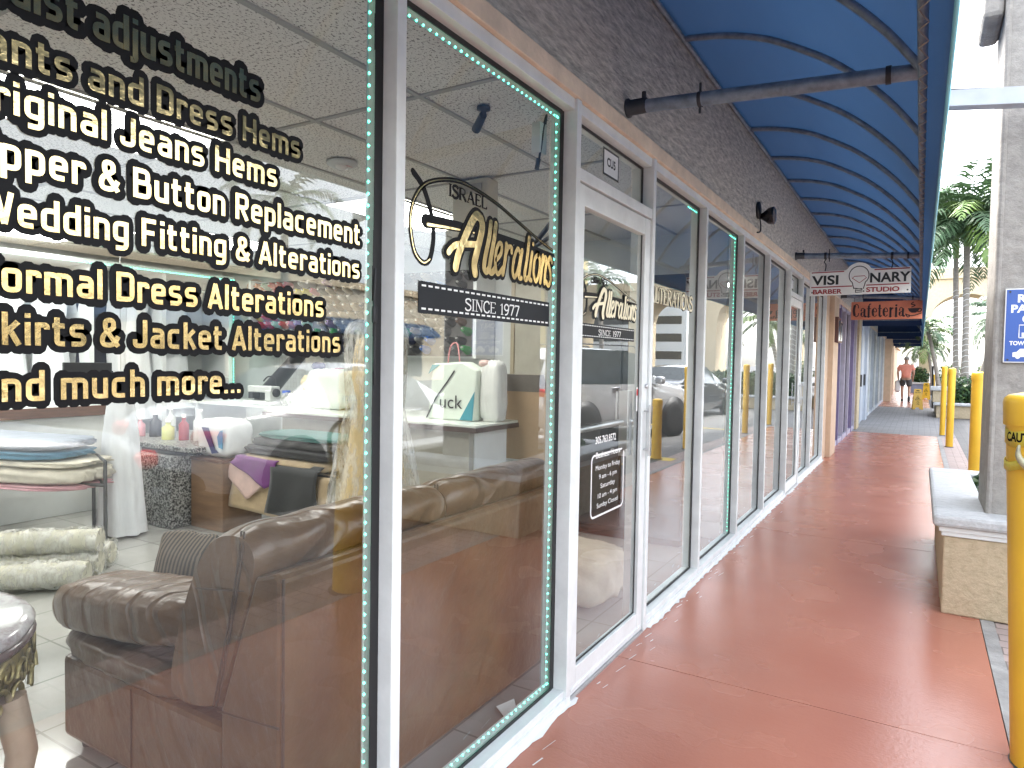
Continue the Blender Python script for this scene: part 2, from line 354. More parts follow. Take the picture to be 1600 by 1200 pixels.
# ---- squarish sign lettering and a fat display face, drawn as strokes
SQ = {'a': (.51, [[(.09, .65), (.43, .65), (.43, 0)], [(.43, .40), (.08, .40), (.08, .075), (.43, .075)]]), 'c': (.49, [[(.43, .65), (.08, .65), (.08, .075), (.43, .075)]]),
 'd': (.51, [[(.43, 0), (.43, 1)], [(.43, .65), (.08, .65), (.08, .075), (.43, .075)]]), 'e': (.51, [[(.41, .075), (.08, .075), (.08, .65), (.43, .65), (.43, .30)], [(.43, .37), (.08, .37)]]),
 'g': (.51, [[(.43, .65), (.08, .65), (.08, .10), (.43, .10)], [(.43, .72), (.43, -.20), (.09, -.20)]]), 'h': (.5, [[(.08, 0), (.08, 1)], [(.08, .65), (.42, .65), (.42, 0)]]),
 'i': (.16, [[(.08, 0), (.08, .72)], [(.08, .85), (.08, 1)]]), 'j': (.2, [[(.12, .72), (.12, -.20), (-.05, -.20)], [(.12, .85), (.12, 1)]]),
 'k': (.47, [[(.08, 0), (.08, 1)], [(.41, .72), (.10, .37)], [(.2, .46), (.43, 0)]]), 'l': (.16, [[(.08, 0), (.08, 1)]]),
 'm': (.8, [[(.08, 0), (.08, .72)], [(.08, .65), (.40, .65), (.40, 0)], [(.36, .65), (.72, .65), (.72, 0)]]), 'n': (.5, [[(.08, 0), (.08, .72)], [(.08, .65), (.42, .65), (.42, 0)]]),
 'o': (.51, [[(.25, .65), (.08, .65), (.08, .075), (.43, .075), (.43, .65), (.25, .65)]]), 'p': (.51, [[(.08, .72), (.08, -.27)], [(.08, .65), (.43, .65), (.43, .075), (.08, .075)]]),
 'r': (.37, [[(.08, 0), (.08, .72)], [(.08, .65), (.33, .65), (.33, .52)]]), 's': (.49, [[(.42, .65), (.08, .65), (.08, .37), (.42, .37), (.42, .075), (.06, .075)]]),
 't': (.37, [[(.13, .92), (.13, .075), (.35, .075)], [(0, .65), (.34, .65)]]), 'u': (.5, [[(.08, .72), (.08, .075), (.42, .075)], [(.42, .72), (.42, 0)]]),
 'W': (.84, [[(.05, 1), (.22, .02)], [(.22, .02), (.42, .95)], [(.42, .95), (.62, .02)], [(.62, .02), (.79, 1)]]), 'P': (.57, [[(.08, 0), (.08, 1)], [(.08, .925), (.5, .925), (.5, .45), (.08, .45)]]),
 'D': (.59, [[(.08, 0), (.08, 1)], [(.08, .925), (.51, .925), (.51, .075), (.08, .075)]]), 'H': (.61, [[(.08, 0), (.08, 1)], [(.53, 0), (.53, 1)], [(.08, .5), (.53, .5)]]),
 'O': (.6, [[(.3, .925), (.08, .925), (.08, .075), (.52, .075), (.52, .925), (.3, .925)]]), 'J': (.48, [[(.40, 1), (.40, .075), (.06, .075), (.06, .30)]]),
 'Z': (.56, [[(.04, .925), (.5, .925)], [(.47, .90), (.09, .10)], [(.05, .075), (.52, .075)]]), 'B': (.6, [[(.08, 0), (.08, 1)], [(.08, .925), (.48, .925), (.48, .53), (.08, .53)], [(.3, .53), (.52, .53), (.52, .075), (.08, .075)]]),
 'R': (.59, [[(.08, 0), (.08, 1)], [(.08, .925), (.5, .925), (.5, .48), (.08, .48)], [(.27, .48), (.51, 0)]]), 'F': (.54, [[(.08, 0), (.08, 1)], [(.08, .925), (.5, .925)], [(.08, .5), (.44, .5)]]),
 'A': (.6, [[(.05, 0), (.30, .97)], [(.30, .97), (.55, 0)], [(.13, .27), (.47, .27)]]), 'S': (.57, [[(.5, .925), (.08, .925), (.08, .52), (.5, .52), (.5, .075), (.06, .075)]]),
 '&': (.62, [[(.56, .03), (.15, .62), (.15, .925), (.41, .925), (.41, .64)], [(.42, .68), (.06, .40), (.06, .075), (.42, .075), (.56, .38)]]), '.': (.17, [[(.08, 0), (.08, .14)]]), ' ': (.22, [])}
FAT = {'C': (.6, [([(.16, .85), (.10, .5), (.16, .15)], .2), ([(.16, .87), (.3, .98), (.45, .86), (.47, .66)], .07), ([(.16, .13), (.3, .02), (.46, .12), (.5, .3)], .07)]),
 'a': (.53, [([(.37, .55), (.37, .1), (.47, .03)], .16), ([(.1, .5), (.14, .62), (.26, .66), (.37, .55)], .07), ([(.11, .47), (.112, .471)], .13), ([(.13, .3), (.11, .15)], .14), ([(.37, .4), (.17, .33), (.1, .2), (.17, .03), (.37, .12)], .06)]),
 'f': (.4, [([(.18, 0), (.18, .8)], .16), ([(.18, .8), (.24, .96), (.36, .95)], .08), ([(.02, .62), (.36, .62)], .055), ([(.03, .02), (.34, .02)], .05)]),
 'e': (.49, [([(.13, .55), (.10, .33), (.15, .12)], .16), ([(.13, .57), (.24, .66), (.38, .56), (.40, .38), (.13, .38)], .07), ([(.15, .1), (.27, .01), (.42, .14)], .06)]),
 't': (.38, [([(.16, .86), (.16, .12), (.25, .03)], .15), ([(.22, .03), (.35, .1)], .06), ([(.02, .62), (.33, .62)], .055)]),
 'r': (.44, [([(.15, 0), (.15, .64)], .16), ([(.18, .45), (.27, .63), (.37, .60)], .10), ([(.02, .02), (.29, .02)], .05), ([(.03, .63), (.15, .63)], .05)]),
 'i': (.31, [([(.15, 0), (.15, .64)], .16), ([(.15, .83), (.151, .831)], .17), ([(.02, .02), (.29, .02)], .05), ([(.03, .63), (.15, .63)], .05)])}
def fillet(p, r=.15, n=4):
    if len(p) < 3: return p
    o = [p[0]]
    for i in range(1, len(p)-1):
        a, b, c = (np.array(q, float) for q in p[i-1:i+2]); la, lc = np.linalg.norm(a-b), np.linalg.norm(c-b); k = min(r, la*.48, lc*.48); s0, s1 = b+(a-b)/la*k, b+(c-b)/lc*k
        for j in range(n+1): t = j/n; o.append(tuple((1-t)**2*s0+2*t*(1-t)*b+t*t*s1))
    o.append(p[-1]); return o
def sq_width(txt): return sum(SQ[c][0]+.105 for c in txt)-.105
def sq_into(mb, txt, fn, u0, u1, v0, cap, d, wt, cap_ends=False, mi=0, dz=.00012):
    sx = (u1-u0)/sq_width(txt); x = u0; k = 0
    for c in txt:
        for p in SQ[c][1]:
            stroke(mb, [(x+a*sx, v0+b*cap) for a, b in fillet(p)], wt*cap, fn, d+dz*(k % 7), mi, cap=cap_ends, smooth=0, th=.0006); k += 1
        x += (SQ[c][0]+.105)*sx
def fat_into(mb, txt, fn, u0, u1, v0, cap, d):
    tot = sum(FAT[c][0] for c in txt); sx = (u1-u0)/tot; x = u0; k = 0
    for c in txt:
        for p, w_ in FAT[c][1]: stroke(mb, [(x+a*sx, v0+b*cap) for a, b in p], w_*cap*.85, fn, d+.0003*(k % 6), 0, cap=w_ > .1, smooth=4 if len(p) > 2 else 0, th=.0006); k += 1
        x += FAT[c][0]*sx
# ------------------------------------------------------------------ shared materials
M_WHITE = mat('white_paint', (.69, .72, .71), .42, var=.10, vs=7, bs=.12, bscale=30)
M_ALU = mat('brushed_metal', (.55, .56, .57), .35, metal=.9, var=.1)
M_BLACK = mat('black_rubber', (.012, .012, .013), .55, var=.2)
M_BLK = mat('black_vinyl', (.006, .006, .007), .45, var=0, spec=.12)
M_GREYV = mat('charcoal_vinyl', (.016, .018, .021), .5, var=.15, spec=.15)
M_GOLD = mat('gold_foil', (.64, .49, .235), .15, metal=1., var=.10, vs=14, bs=.22, bscale=9, bdist=.01)
M_GOLD2 = mat('pale_gold_vinyl', (.80, .72, .50), .35, var=.06)
M_WVIN = mat('white_vinyl', (.78, .78, .76), .4, var=.04)
M_LED = mat('green_led', (.1, .8, .6), .3, var=0, emit=(.10, 1., .66), es=.95)
M_TAPE = mat('led_tape', (.45, .5, .47), .4, var=.1)
M_STUC = m_stucco('fascia_stucco', (.76, .70, .62), (.34, .31, .27), (1, .42, 1.9), 1., 21, (R(38), 0, 0))  # beige fascia paint with darker trowel streaks
M_PEACH = mat('peach_trim', (.70, .56, .42), .75, var=.14, vs=9, bs=.4, bscale=45)
M_BEIGE = m_stucco('beige_stucco', (.56, .46, .31), (.42, .34, .22), (1, 1, 1), .5, 20)
M_GREYST = m_stucco('grey_stucco', (.345, .325, .295), (.25, .235, .215), (1, 1, 1), .55, 13)
M_CAP = m_stucco('worn_concrete', (.55, .56, .56), (.40, .41, .41), (1, 2.5, 1), .5, 22)
M_YEL = mat('yellow_plastic', (.75, .45, .035), .36, var=.09, vs=3, bs=.1, bscale=20)
M_GALV = mat('galvanised_pipe', (.19, .235, .29), .5, metal=.35, var=.35, vs=18)
M_DGAL = mat('dark_bracket', (.035, .037, .042), .6, metal=.3, var=.3)
M_BLUE = m_translucent('blue_canvas', (.07, .13, .225), (.18, .30, .45), .40)
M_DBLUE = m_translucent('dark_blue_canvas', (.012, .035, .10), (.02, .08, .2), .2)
M_RED = m_redfloor()
M_PAVE = m_brick('grey_pavers', (.30, .29, .285), (.22, .215, .215), (.10, .10, .10), .24, .12, mortar=.06)
M_PAVEP = m_brick('pink_pavers', (.42, .33, .30), (.34, .28, .26), (.15, .13, .12), .22, .105, mortar=.06)
M_CONC = mat('grey_concrete', (.28, .275, .265), .85, var=.25, vs=8, bs=.4, bscale=50)
M_ASPH = mat('asphalt', (.07, .07, .072), .9, var=.25, vs=3, bs=.4, bscale=90)
M_YLINE = mat('yellow_line_paint', (.62, .46, .06), .7, var=.2, vs=20)
M_CEIL = m_ceiling()
M_IWALL = mat('cool_white_wall', (.62, .64, .63), .8, var=.05)
M_CREAMW = mat('cream_wall', (.55, .53, .46), .8, var=.05)
M_TILE = m_brick('pale_floor_tile', (.40, .40, .37), (.36, .36, .335), (.18, .18, .165), .45, .45, rough=.12, mortar=.012, off=0, bs=.15)
M_DARK = mat('dark_grey', (.05, .052, .055), .7, var=.2)
M_PANEL = mat('lit_ceiling_panel', (.9, .9, .85), .5, var=0, emit=(1., .98, .94), es=2.15)
M_TGRID = mat('ceiling_grid', (.38, .375, .35), .6, var=.1)

# ------------------------------------------------------------------ ground
build('ground', MB().box(-150, 200, -120, 320, -.5, -.03), M_ASPH, kind='structure')
build('paver_lane', MB().box(1.98, 9.2, -10, 40, -.05, -.012), m_brick('dark_pavers', (.17, .165, .16), (.13, .128, .125), (.07, .07, .07), .24, .12, mortar=.06), kind='structure')
build('paver_border', MB().box(1.645, 1.98, -10, 17.02, -.05, -.006), M_PAVEP, kind='structure')
build('paver_crossing', MB().box(-.12, 1.98, 17.02, 28.2, -.05, -.004), M_PAVE, kind='structure')
wk = MB(); yj = [-9.6, -6.4, -3.2, 0, 3.2, 6.41, 9.62, 13.1, 17.015]
for a, b in zip(yj[:-1], yj[1:]): wk.box(-.13, 1.63, a+.002, b-.002, -.1, 0)
wk.box(-.13, 1.63, 28.2, 60, -.1, 0)
build('walkway', wk, M_RED, kind='structure', bevel=.0015)
build('gutter_strip', MB().box(1.634, 1.70, -10, 17.0, -.05, .0), M_CONC, kind='structure')
ln = MB()
for y in (9.3, 15.6): ln.box(2.35, 6.6, y-.05, y+.05, -.011, -.008)
ln.box(1.80, 2.3, 10.0, 10.32, -.004, -.002)
build('parking_lines', ln, M_YLINE, kind='structure')

# ------------------------------------------------------------------ the shopping plaza building
PLAZA = thing('shopping_plaza', 'long white framed glass shop front with stuccoed fascia along the red walkway', 'building', (0, 6, 0))
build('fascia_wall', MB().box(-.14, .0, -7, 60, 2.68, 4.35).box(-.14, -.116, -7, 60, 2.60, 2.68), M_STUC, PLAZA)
tr = MB(); tr.box(-.115, .018, -7, 60, 2.602, 2.678)
build('trim_band', tr, M_PEACH, PLAZA, bevel=.004)
build('roof', MB().box(-9.4, .02, -7, 60, 4.352, 4.55).box(-.14, .05, -7, 60, 4.552, 4.66), M_CONC, PLAZA)
MULL = [(-3.05, -3.01), (-1.92, -1.88), (-.80, -.76), (.32, .36), (1.48, 1.52)]
MULL += [(2.61, 2.652), (3.572, 3.612), (4.68, 4.72), (5.82, 5.86), (6.96, 7.0), (8.15, 8.19), (9.07, 9.10), (10.2, 10.24), (11.58, 11.62)]
for a, b in MULL:
    d1 = .012 if a in (2.61, 3.572, 8.15, 9.07) else 0
    build('mullion', MB().box(-.115, d1, a, b, .0, 2.60), M_WHITE, PLAZA, bevel=.003)
for (a, b) in zip(MULL[:-1], MULL[1:]):
    build('head_rail', MB().box(-.113, -.002, a[1], b[0], 2.555, 2.601), M_WHITE, PLAZA, bevel=.002)
    if a[0] in (2.61, 8.15): continue
    build('sill_rail', MB().box(-.113, -.001, a[1], b[0], .0, .062), M_WHITE, PLAZA, bevel=.002)
    build('sill_nosing', MB().box(-.0005, .010, a[1]-.018, b[0]+.018, .001, .03), M_WHITE, PLAZA, bevel=.002)
# ragged drips of frame paint on the walkway
mb = MB(); y = -6.; prev = .03
while y < 11.6:
    nx = .014+abs(rng.normal(0, .012)); st = rng.uniform(.02, .07)
    if not (2.66 < y < 3.57): mb.add([(.008, y, .002), (.008+prev, y, .002), (.008+nx, y+st, .002), (.008, y+st, .002)], [(0, 1, 2, 3)])
    prev = nx; y += st
for _ in range(70):
    y = rng.uniform(.6, 11); x = .03+abs(rng.normal(0, .04)); l = rng.uniform(.01, .09); ww = rng.uniform(.002, .006)
    mb.add([(x, y, .0022), (x+ww, y, .0022), (x+ww+l*.15, y+l, .0022), (x+l*.15, y+l, .0022)], [(0, 1, 2, 3)])
build('paint_drips', mb, M_WVIN, PLAZA, kind='stuff')

def pane(a, b, z0=.062, z1=2.555, g=True, par=PLAZA, X=-.055, name='window', right=True):
    o = build(name, MB().box(X-.006, X, a, b, z0, z1), GLASS, par)
    if g:
        k = MB(); jag = lambda: rng.uniform(-.003, .005)
        n = 26; zs = np.linspace(z0+.001, z1-.001, n)
        for i in range(n-1):
            w0 = .035+jag(); k.add([(X+.004, b-.001, zs[i]), (X+.004, b-w0, zs[i]), (X+.004, b-w0+jag()*.3, zs[i+1]), (X+.004, b-.001, zs[i+1])], [(0, 3, 2, 1)])
        k.box(X+.0005, X+.003, b-.032, b-.0005, z0+.001, z1-.001)
        k.box(X+.001, X+.006, a+.001, b-.022, z1-.02, z1-.001); k.box(X+.001, X+.006, a+.001, b-.022, z0+.001, z0+.014)
        build('gasket', k, M_BLACK, o)
    return o
def leds(par, a, b, sides, z0=.062, z1=2.555, X=-.066, step=.033, zr=None):
    t = MB(); d = MB(); r = .005
    def run(p, q):
        p, q = Vector(p), Vector(q); n = int((q-p).length/step)
        for i in range(n+1):
            c = p+(q-p)*(i/max(1, n)); d.add([(c.x+r, c.y, c.z), (c.x-r*.5, c.y, c.z), (c.x, c.y+r, c.z), (c.x, c.y-r, c.z), (c.x, c.y, c.z+r), (c.x, c.y, c.z-r)],
                [(0, 2, 4), (2, 1, 4), (1, 3, 4), (3, 0, 4), (2, 0, 5), (1, 2, 5), (3, 1, 5), (0, 3, 5)])
        t.tube([tuple(p-Vector((.006, 0, 0))), tuple(q-Vector((.006, 0, 0)))], .0045, 4)
    for s in sides:
        if s == 'r': run((X, b-.042, (zr or (z0+.03, z1-.03))[0]), (X, b-.042, (zr or (z0+.03, z1-.03))[1]))
        if s == 't': run((X, a+.02, z1-.032), (X, b-.03, z1-.032))
        if s == 'T': run((X, b-.22, z1-.032), (X, b-.03, z1-.032))
        if s == 'b': run((X, a+.02, z0+.03), (X, b-.03, z0+.03))
    so_ = build('led_strip', t, M_TAPE, par)
    build('led_bead', d, M_LED, par, kind='stuff')
pane(-3.01, -1.92); pane(-1.88, -.80); pane(-.76, .32)
W1 = pane(.36, 1.48); W2 = pane(1.52, 2.61); W3 = pane(3.612, 4.68); W4 = pane(4.72, 5.82); W5 = pane(5.86, 6.96); W6 = pane(7.0, 8.15); W7 = pane(9.10, 10.2); W8 = pane(10.24, 11.58)
leds(W1, .36, 1.48, 'rtb'); leds(W2, 1.52, 2.61, 'rtb'); leds(W3, 3.612, 4.68, 'T'); leds(W4, 4.72, 5.82, 'rT')
# cable along the first strip and the dark connector
build('led_cable', MB().tube(catmull([(-.05, 1.452, 1.75), (-.046, 1.445, 1.66), (-.05, 1.452, 1.58), (-.046, 1.448, 1.5), (-.05, 1.453, 1.42)], 5), .004, 6).sbox((-.047, 1.447, 1.62), (.006, .008, .028), .5, 4), M_BLACK, W1)

# ---- lettering on the first window (black backed gold foil)
LN = [('Waist adjustments', 'Waist ', .69, 1.06, 2.083, .066), ('Pants and Dress Hems', 'Pants ', .68, 1.18, 1.985, .056), ('Original Jeans Hems', 'Original ', .74, 1.11, 1.90, .056),
      ('Zipper & Button Replacement', 'Zipper ', .70, 1.39, 1.806, .058), ('Wedding Fitting & Alterations', 'Wedding ', .78, 1.39, 1.713, .055), ('Formal Dress Alterations', 'Formal ', .73, 1.26, 1.60, .056),
      ('Skirts & Jacket Alterations', 'Skirts ', .70, 1.32, 1.51, .056), ('and much more...', 'and ', .63, 1.01, 1.413, .054)]
for ln_, pre, ua, ub, zb, cap in LN:
    rest = ln_[len(pre):]; sx = (ub-ua)/sq_width(rest); u0 = ub-sq_width(ln_)*sx
    bk, gd = MB(), MB(); sq_into(bk, ln_, wallfn(-.0545), u0, ub, zb, cap, .0009, .58, True); sq_into(gd, ln_, wallfn(-.0520), u0, ub, zb, cap, .0009, .165)
    lt = build('lettering', gd, M_GOLD, W1); build('letter_backing', bk, M_BLK, W1)

# ---- the needle and thread logo, banner
def px(pts): return pts
def logo(par, f, gold, small=False):
    bk, gd = MB(), MB(); fn = lambda u, v, d: f(u, v, d)
    th = [(1.617, 2.063), (1.665, 2.03), (1.70, 1.975), (1.718, 1.925), (1.722, 1.87), (1.705, 1.81), (1.672, 1.795), (1.632, 1.82), (1.612, 1.875), (1.608, 1.93), (1.63, 1.99), (1.68, 2.04), (1.765, 2.072), (1.86, 2.088), (1.96, 2.082), (2.10, 2.06), (2.26, 2.02), (2.40, 1.985), (2.53, 1.957)]
    stroke(bk, th, .021, fn, .0010, w1=.013); stroke(gd, th[5:], .004, fn, .0016, w1=.003)
    ne = [(1.68, 1.925), (1.80, 1.935), (2.0, 1.943), (2.30, 1.944), (2.54, 1.937)]
    stroke(bk, ne, .046, fn, .0022, w1=.012); stroke(gd, [(1.69, 1.916), (1.82, 1.926), (2.0, 1.935)], .010, fn, .0028, w1=.004); stroke(bk, [(1.70, 1.93), (1.745, 1.934)], .012, fn, .0034)
    q = lambda x, y: (1.60+(x-.0)*.0, y)
    # script strokes, u along the window, v up
    L = []
    a = L.append
    a(([(1.982, 1.985), (1.955, 1.993), (1.925, 1.965), (1.885, 1.905), (1.85, 1.845), (1.835, 1.80)], .032)); a(([(1.982, 1.985), (1.99, 1.955), (1.965, 1.885), (1.945, 1.83), (1.95, 1.795)], .034)); a(([(1.795, 1.845), (1.83, 1.872), (1.89, 1.885), (1.965, 1.895)], .022))
    a(([(2.045, 1.985), (2.035, 1.93), (2.012, 1.86), (2.005, 1.82), (2.02, 1.808), (2.035, 1.82)], .024)); a(([(2.078, 1.985), (2.068, 1.93), (2.048, 1.86), (2.04, 1.82), (2.055, 1.808), (2.075, 1.825)], .024))
    a(([(2.085, 1.858), (2.115, 1.885), (2.12, 1.915), (2.102, 1.92), (2.083, 1.89), (2.078, 1.84), (2.095, 1.808), (2.13, 1.835)], .018))
    a(([(2.152, 1.925), (2.145, 1.87), (2.13, 1.812)], .02)); a(([(2.145, 1.88), (2.165, 1.915), (2.188, 1.918), (2.19, 1.90)], .018))
    a(([(2.258, 1.90), (2.235, 1.92), (2.208, 1.88), (2.20, 1.83), (2.215, 1.81), (2.24, 1.845), (2.26, 1.905)], .018)); a(([(2.268, 1.918), (2.252, 1.86), (2.248, 1.815), (2.265, 1.812)], .02))
    a(([(2.32, 1.975), (2.308, 1.90), (2.29, 1.835), (2.295, 1.81), (2.312, 1.818)], .021)); a(([(2.345, 1.92), (2.332, 1.86), (2.325, 1.82), (2.34, 1.812)], .02)); a(([(2.352, 1.955), (2.353, 1.956)], .018))
    a(([(2.395, 1.918), (2.368, 1.90), (2.36, 1.845), (2.378, 1.812), (2.402, 1.84), (2.41, 1.895), (2.395, 1.918)], .018))
    a(([(2.435, 1.92), (2.425, 1.86), (2.415, 1.812)], .02)); a(([(2.422, 1.865), (2.45, 1.915), (2.464, 1.905), (2.455, 1.85), (2.452, 1.812)], .019))
    a(([(2.515, 1.905), (2.495, 1.922), (2.482, 1.90), (2.50, 1.865), (2.505, 1.83), (2.485, 1.806), (2.465, 1.82)], .019))
    for k, (p, wd) in enumerate(L): stroke(bk, p, wd+.026, fn, .0040+k*.0001); stroke(gd, p, wd, fn, .0068+k*.0001)
    serif_into(bk, 'ISRAEL', fn, 1.79, 2.02, 2.026, 2.066, .0075, wk=.24)
    return bk, gd
def banner(f, wht, par):
    b, s_ = MB(), MB()
    b.prism([(1.65, 1.638), (2.51, 1.638), (2.51, 1.738), (1.65, 1.738)], f, 0, .0012)
    for k in range(25):
        u = 1.665+k*.0338; 
        for v in (1.650, 1.722): s_.prism([(u, v), (u+.021, v), (u+.021, v+.006), (u, v+.006)], f, .0012, .0020)
    serif_into(s_, 'SINCE 1977', f, 1.90, 2.265, 1.664, 1.704, .0022, wk=.13)
    build('sign_banner', b, M_GREYV, par); build('lettering', s_, wht, par)
f1 = lambda u, v, d: (-.0545+d, u, v)
bk, gd = logo(W2, f1, True); build('logo_backing', bk, M_BLK, W2); build('script_lettering', gd, M_GOLD, W2); banner(f1, M_WVIN, W2)

# ------------------------------------------------------------------ glass door and transom of the tailor shop
def door(a, b, detail=True):
    d = build('glass_door', MB().box(-.045, .0, a+.005, a+.075, .012, 2.265).box(-.045, .0, b-.082, b-.005, .012, 2.265).box(-.044, -.001, a+.075, b-.082, .012, .125).box(-.044, -.001, a+.075, b-.082, 2.175, 2.264).box(-.012, .004, a+.02, b-.02, .03, .045), M_WHITE, PLAZA, bevel=.003)
    build('pane', MB().box(-.028, -.022, a+.075, b-.082, .125, 2.175), GLASS, d)
    g = MB().box(-.0215, -.018, b-.089, b-.082, .125, 2.175).box(-.0215, -.018, a+.075, b-.089, .125, .132)
    build('gasket', g, M_BLACK, d)
    build('transom_bar', MB().box(-.115, .006, a, b, 2.272, 2.325), M_WHITE, PLAZA, bevel=.003)
    t = build('transom_window', MB().box(-.061, -.055, a, b, 2.325, 2.555), GLASS, PLAZA)
    build('gasket', MB().box(-.0545, -.050, b-.022, b-.001, 2.326, 2.554).box(-.0545, -.050, a+.001, b-.022, 2.541, 2.554), M_BLACK, t)
    build('threshold', MB().box(-.12, .012, a, b, -.002, .011), M_ALU, PLAZA, bevel=.003)
    h = MB().tube([(.0, b-.04, 1.02), (.035, b-.04, 1.02)], .006, 8).tube([(.0, b-.04, 1.23), (.035, b-.04, 1.23)], .006, 8).box(.028, .036, b-.05, b-.03, .985, 1.265)
    build('handle', h, M_ALU, d, bevel=.002)
    build('lock', MB().lathe([(.012, -.0), (.014, .012), (.008, .014), (.0, .014)], (0, b-.03, 1.365), 14, axis='x'), M_ALU, d)
    pb = MB().tube([(-.05, a+.08, 1.17), (-.085, a+.10, 1.17), (-.085, b-.11, 1.175), (-.05, b-.085, 1.175)], .016, 8).box(-.10, -.05, b-.155, b-.088, .99, 1.34)
    build('push_bar', pb, M_ALU if detail else M_DARK, d, bevel=.002)
    return d, t
D1, T1 = door(2.652, 3.572)
D2, T2 = door(8.19, 9.07, False)
s_ = .686; f2 = lambda u, v, d: (-.0215+d, 2.755+(u-1.65)*.76, 1.635+(v-1.688)*.66)
bk, gd = logo(D1, f2, True); build('logo_backing', bk, M_BLK, D1); build('script_lettering', gd, M_GOLD2, D1); banner(f2, M_WVIN, D1)
fd = wallfn(-.0215)
mb = MB(); text_into(mb, '305.763.8572', fd, 3.065, 1.105, width=.25, cap=.035, offset=.02, align='c', thick=.005)
y0 = .99
for k, (tx, wd) in enumerate([('Business Hours', .30), ('Monday to Friday', .30), ('9 am - 6 pm', .22), ('Saturday', .18), ('10 am - 4 pm', .24), ('Sunday Closed', .26)]):
    text_into(mb, tx, fd, 3.10, 1.035-.046*k-(.012 if k else 0), width=wd, cap=.03 if k == 0 else .024, offset=.015 if k == 0 else 0., align='c', thick=.005)
rr = []
for cx, cy, a0 in ((3.27, 1.02, 90), (3.27, .785, 0), (2.93, .785, -90), (2.93, 1.02, -180)):
    for q in range(0, 91, 15): rr.append((cx+.03*math.cos(R(a0-q)), cy+.03*math.sin(R(a0-q))))
i0 = 0
stroke(mb, rr[4:]+rr[:1], .009, fd, .001, smooth=0)
build('lettering', mb, M_WVIN, D1)
# unit number card behind the transom
cd = build('number_card', MB().box(-.060+.0066, -.060+.0076, 3.03, 3.225, 2.395, 2.525), M_DARK, T1)
mb = MB().box(-.0523, -.0518, 3.042, 3.213, 2.405, 2.515); 
build('card', mb, M_WVIN, T1)
mb = MB(); text_into(mb, 'CU5', wallfn(-.0516), 3.128, 2.445, width=.105, cap=.042, offset=.03, align='c', thick=.004); build('lettering', mb, M_BLK, T1)
mb = MB(); build('number_card', MB().box(-.0525, -.0515, 8.5, 8.72, 2.38, 2.50), M_DARK, T2); build('card', MB().box(-.0513, -.0508, 8.52, 8.70, 2.39, 2.49), M_WVIN, T2)
# ALTERATIONS in serif capitals on the side light
mb, mk = MB(), MB(); serif_into(mk, 'ALTERATIONS', wallfn(-.0535), 3.72, 4.57, 1.843, 1.935, 0, wk=.30); serif_into(mb, 'ALTERATIONS', wallfn(-.0515), 3.72, 4.57, 1.843, 1.935, 0, wk=.17)
build('letter_backing', mk, M_BLK, W3); build('lettering', mb, M_GOLD2, W3)
# sticker on the door
build('sticker', MB().box(-.0213, -.0208, 3.462, 3.487, 1.23, 1.36), M_WVIN, D1)
build('sticker_mark', MB().box(-.0207, -.0204, 3.464, 3.485, 1.315, 1.35), mat('red_print', (.5, .03, .03), .5, var=.1), D1)

# ---- piers and the shop fronts beyond
for (a, b, dx) in ((11.62, 12.0, .0), (12.0, 12.72, .075), (32.3, 33.6, .25), (40, 41, .1)):
    build('pier', MB().box(-.2, dx+.001, a, b, 0, 2.601), mat('peach_stucco', (.55, .41, .29), .8, var=.1, bs=.4, bscale=40), PLAZA, bevel=.006)
M_PURP = mat('purple_paint', (.20, .17, .31), .45, var=.15, vs=10)
M_LAV = mat('lavender_grey_paint', (.42, .40, .50), .5, var=.12)
M_GREYP = mat('pale_grey_paint', (.42, .46, .52), .5, var=.12, vs=4)
def shopfront(y0, y1, wds, fm, name):
    ys = [y0]
    for wd in wds: ys.append(ys[-1]+wd)
    for k, q in enumerate(ys):
        build('mullion', MB().box(-.11, .004, q-.03, q+.03, 0, 2.6), fm[k % len(fm)], PLAZA, bevel=.003)
    for k in range(len(ys)-1):
        a, b = ys[k]+.03, ys[k+1]-.03
        build('sill_rail', MB().box(-.10, -.01, a, b, 0, .09), fm[0], PLAZA, bevel=.002); build('head_rail', MB().box(-.10, -.01, a, b, 2.54, 2.6), fm[0], PLAZA, bevel=.002)
        pane(a, b, .09, 2.54, g=(k % 2 == 0))
shopfront(12.78, 17.6, [1.15, .95, 1.0, .95, .7], [M_LAV, M_PURP, M_LAV], 'purple_frame')
build('pier', MB().box(-.2, .05, 17.6, 18.3, 0, 2.601), M_BEIGE, PLAZA)
build('pier', MB().box(-.2, .04, 20.7, 21.4, 0, 2.601), M_GREYP, PLAZA)
def flush_door(a, b, m, h=2.3):
    d = build('panel_door', MB().box(-.07, -.02, a, b, .01, h), m, PLAZA, bevel=.004)
    build('handle', MB().box(-.02, .03, b-.16, b-.10, .95, 1.25), M_DARK, d, bevel=.003)
    build('door_frame', MB().box(-.11, .0, a-.06, a, 0, 2.6).box(-.11, .0, b, b+.06, 0, 2.6).box(-.11, -.03, a, b, h, 2.6), m, PLAZA, bevel=.003)
flush_door(18.36, 19.4, M_GREYP); flush_door(19.52, 20.64, M_GREYP)
shopfront(21.43, 32.2, [1.5]*7, [M_GREYP, M_WHITE], 'grey_frame')
shopfront(33.65, 39.9, [1.2]*5, [M_WHITE, M_GREYP], 'white_frame')
build('end_wall', MB().box(-.2, -.1, 39.9, 60, 0, 2.6), mat('cream_stucco', (.62, .56, .44), .8, var=.1), PLAZA)
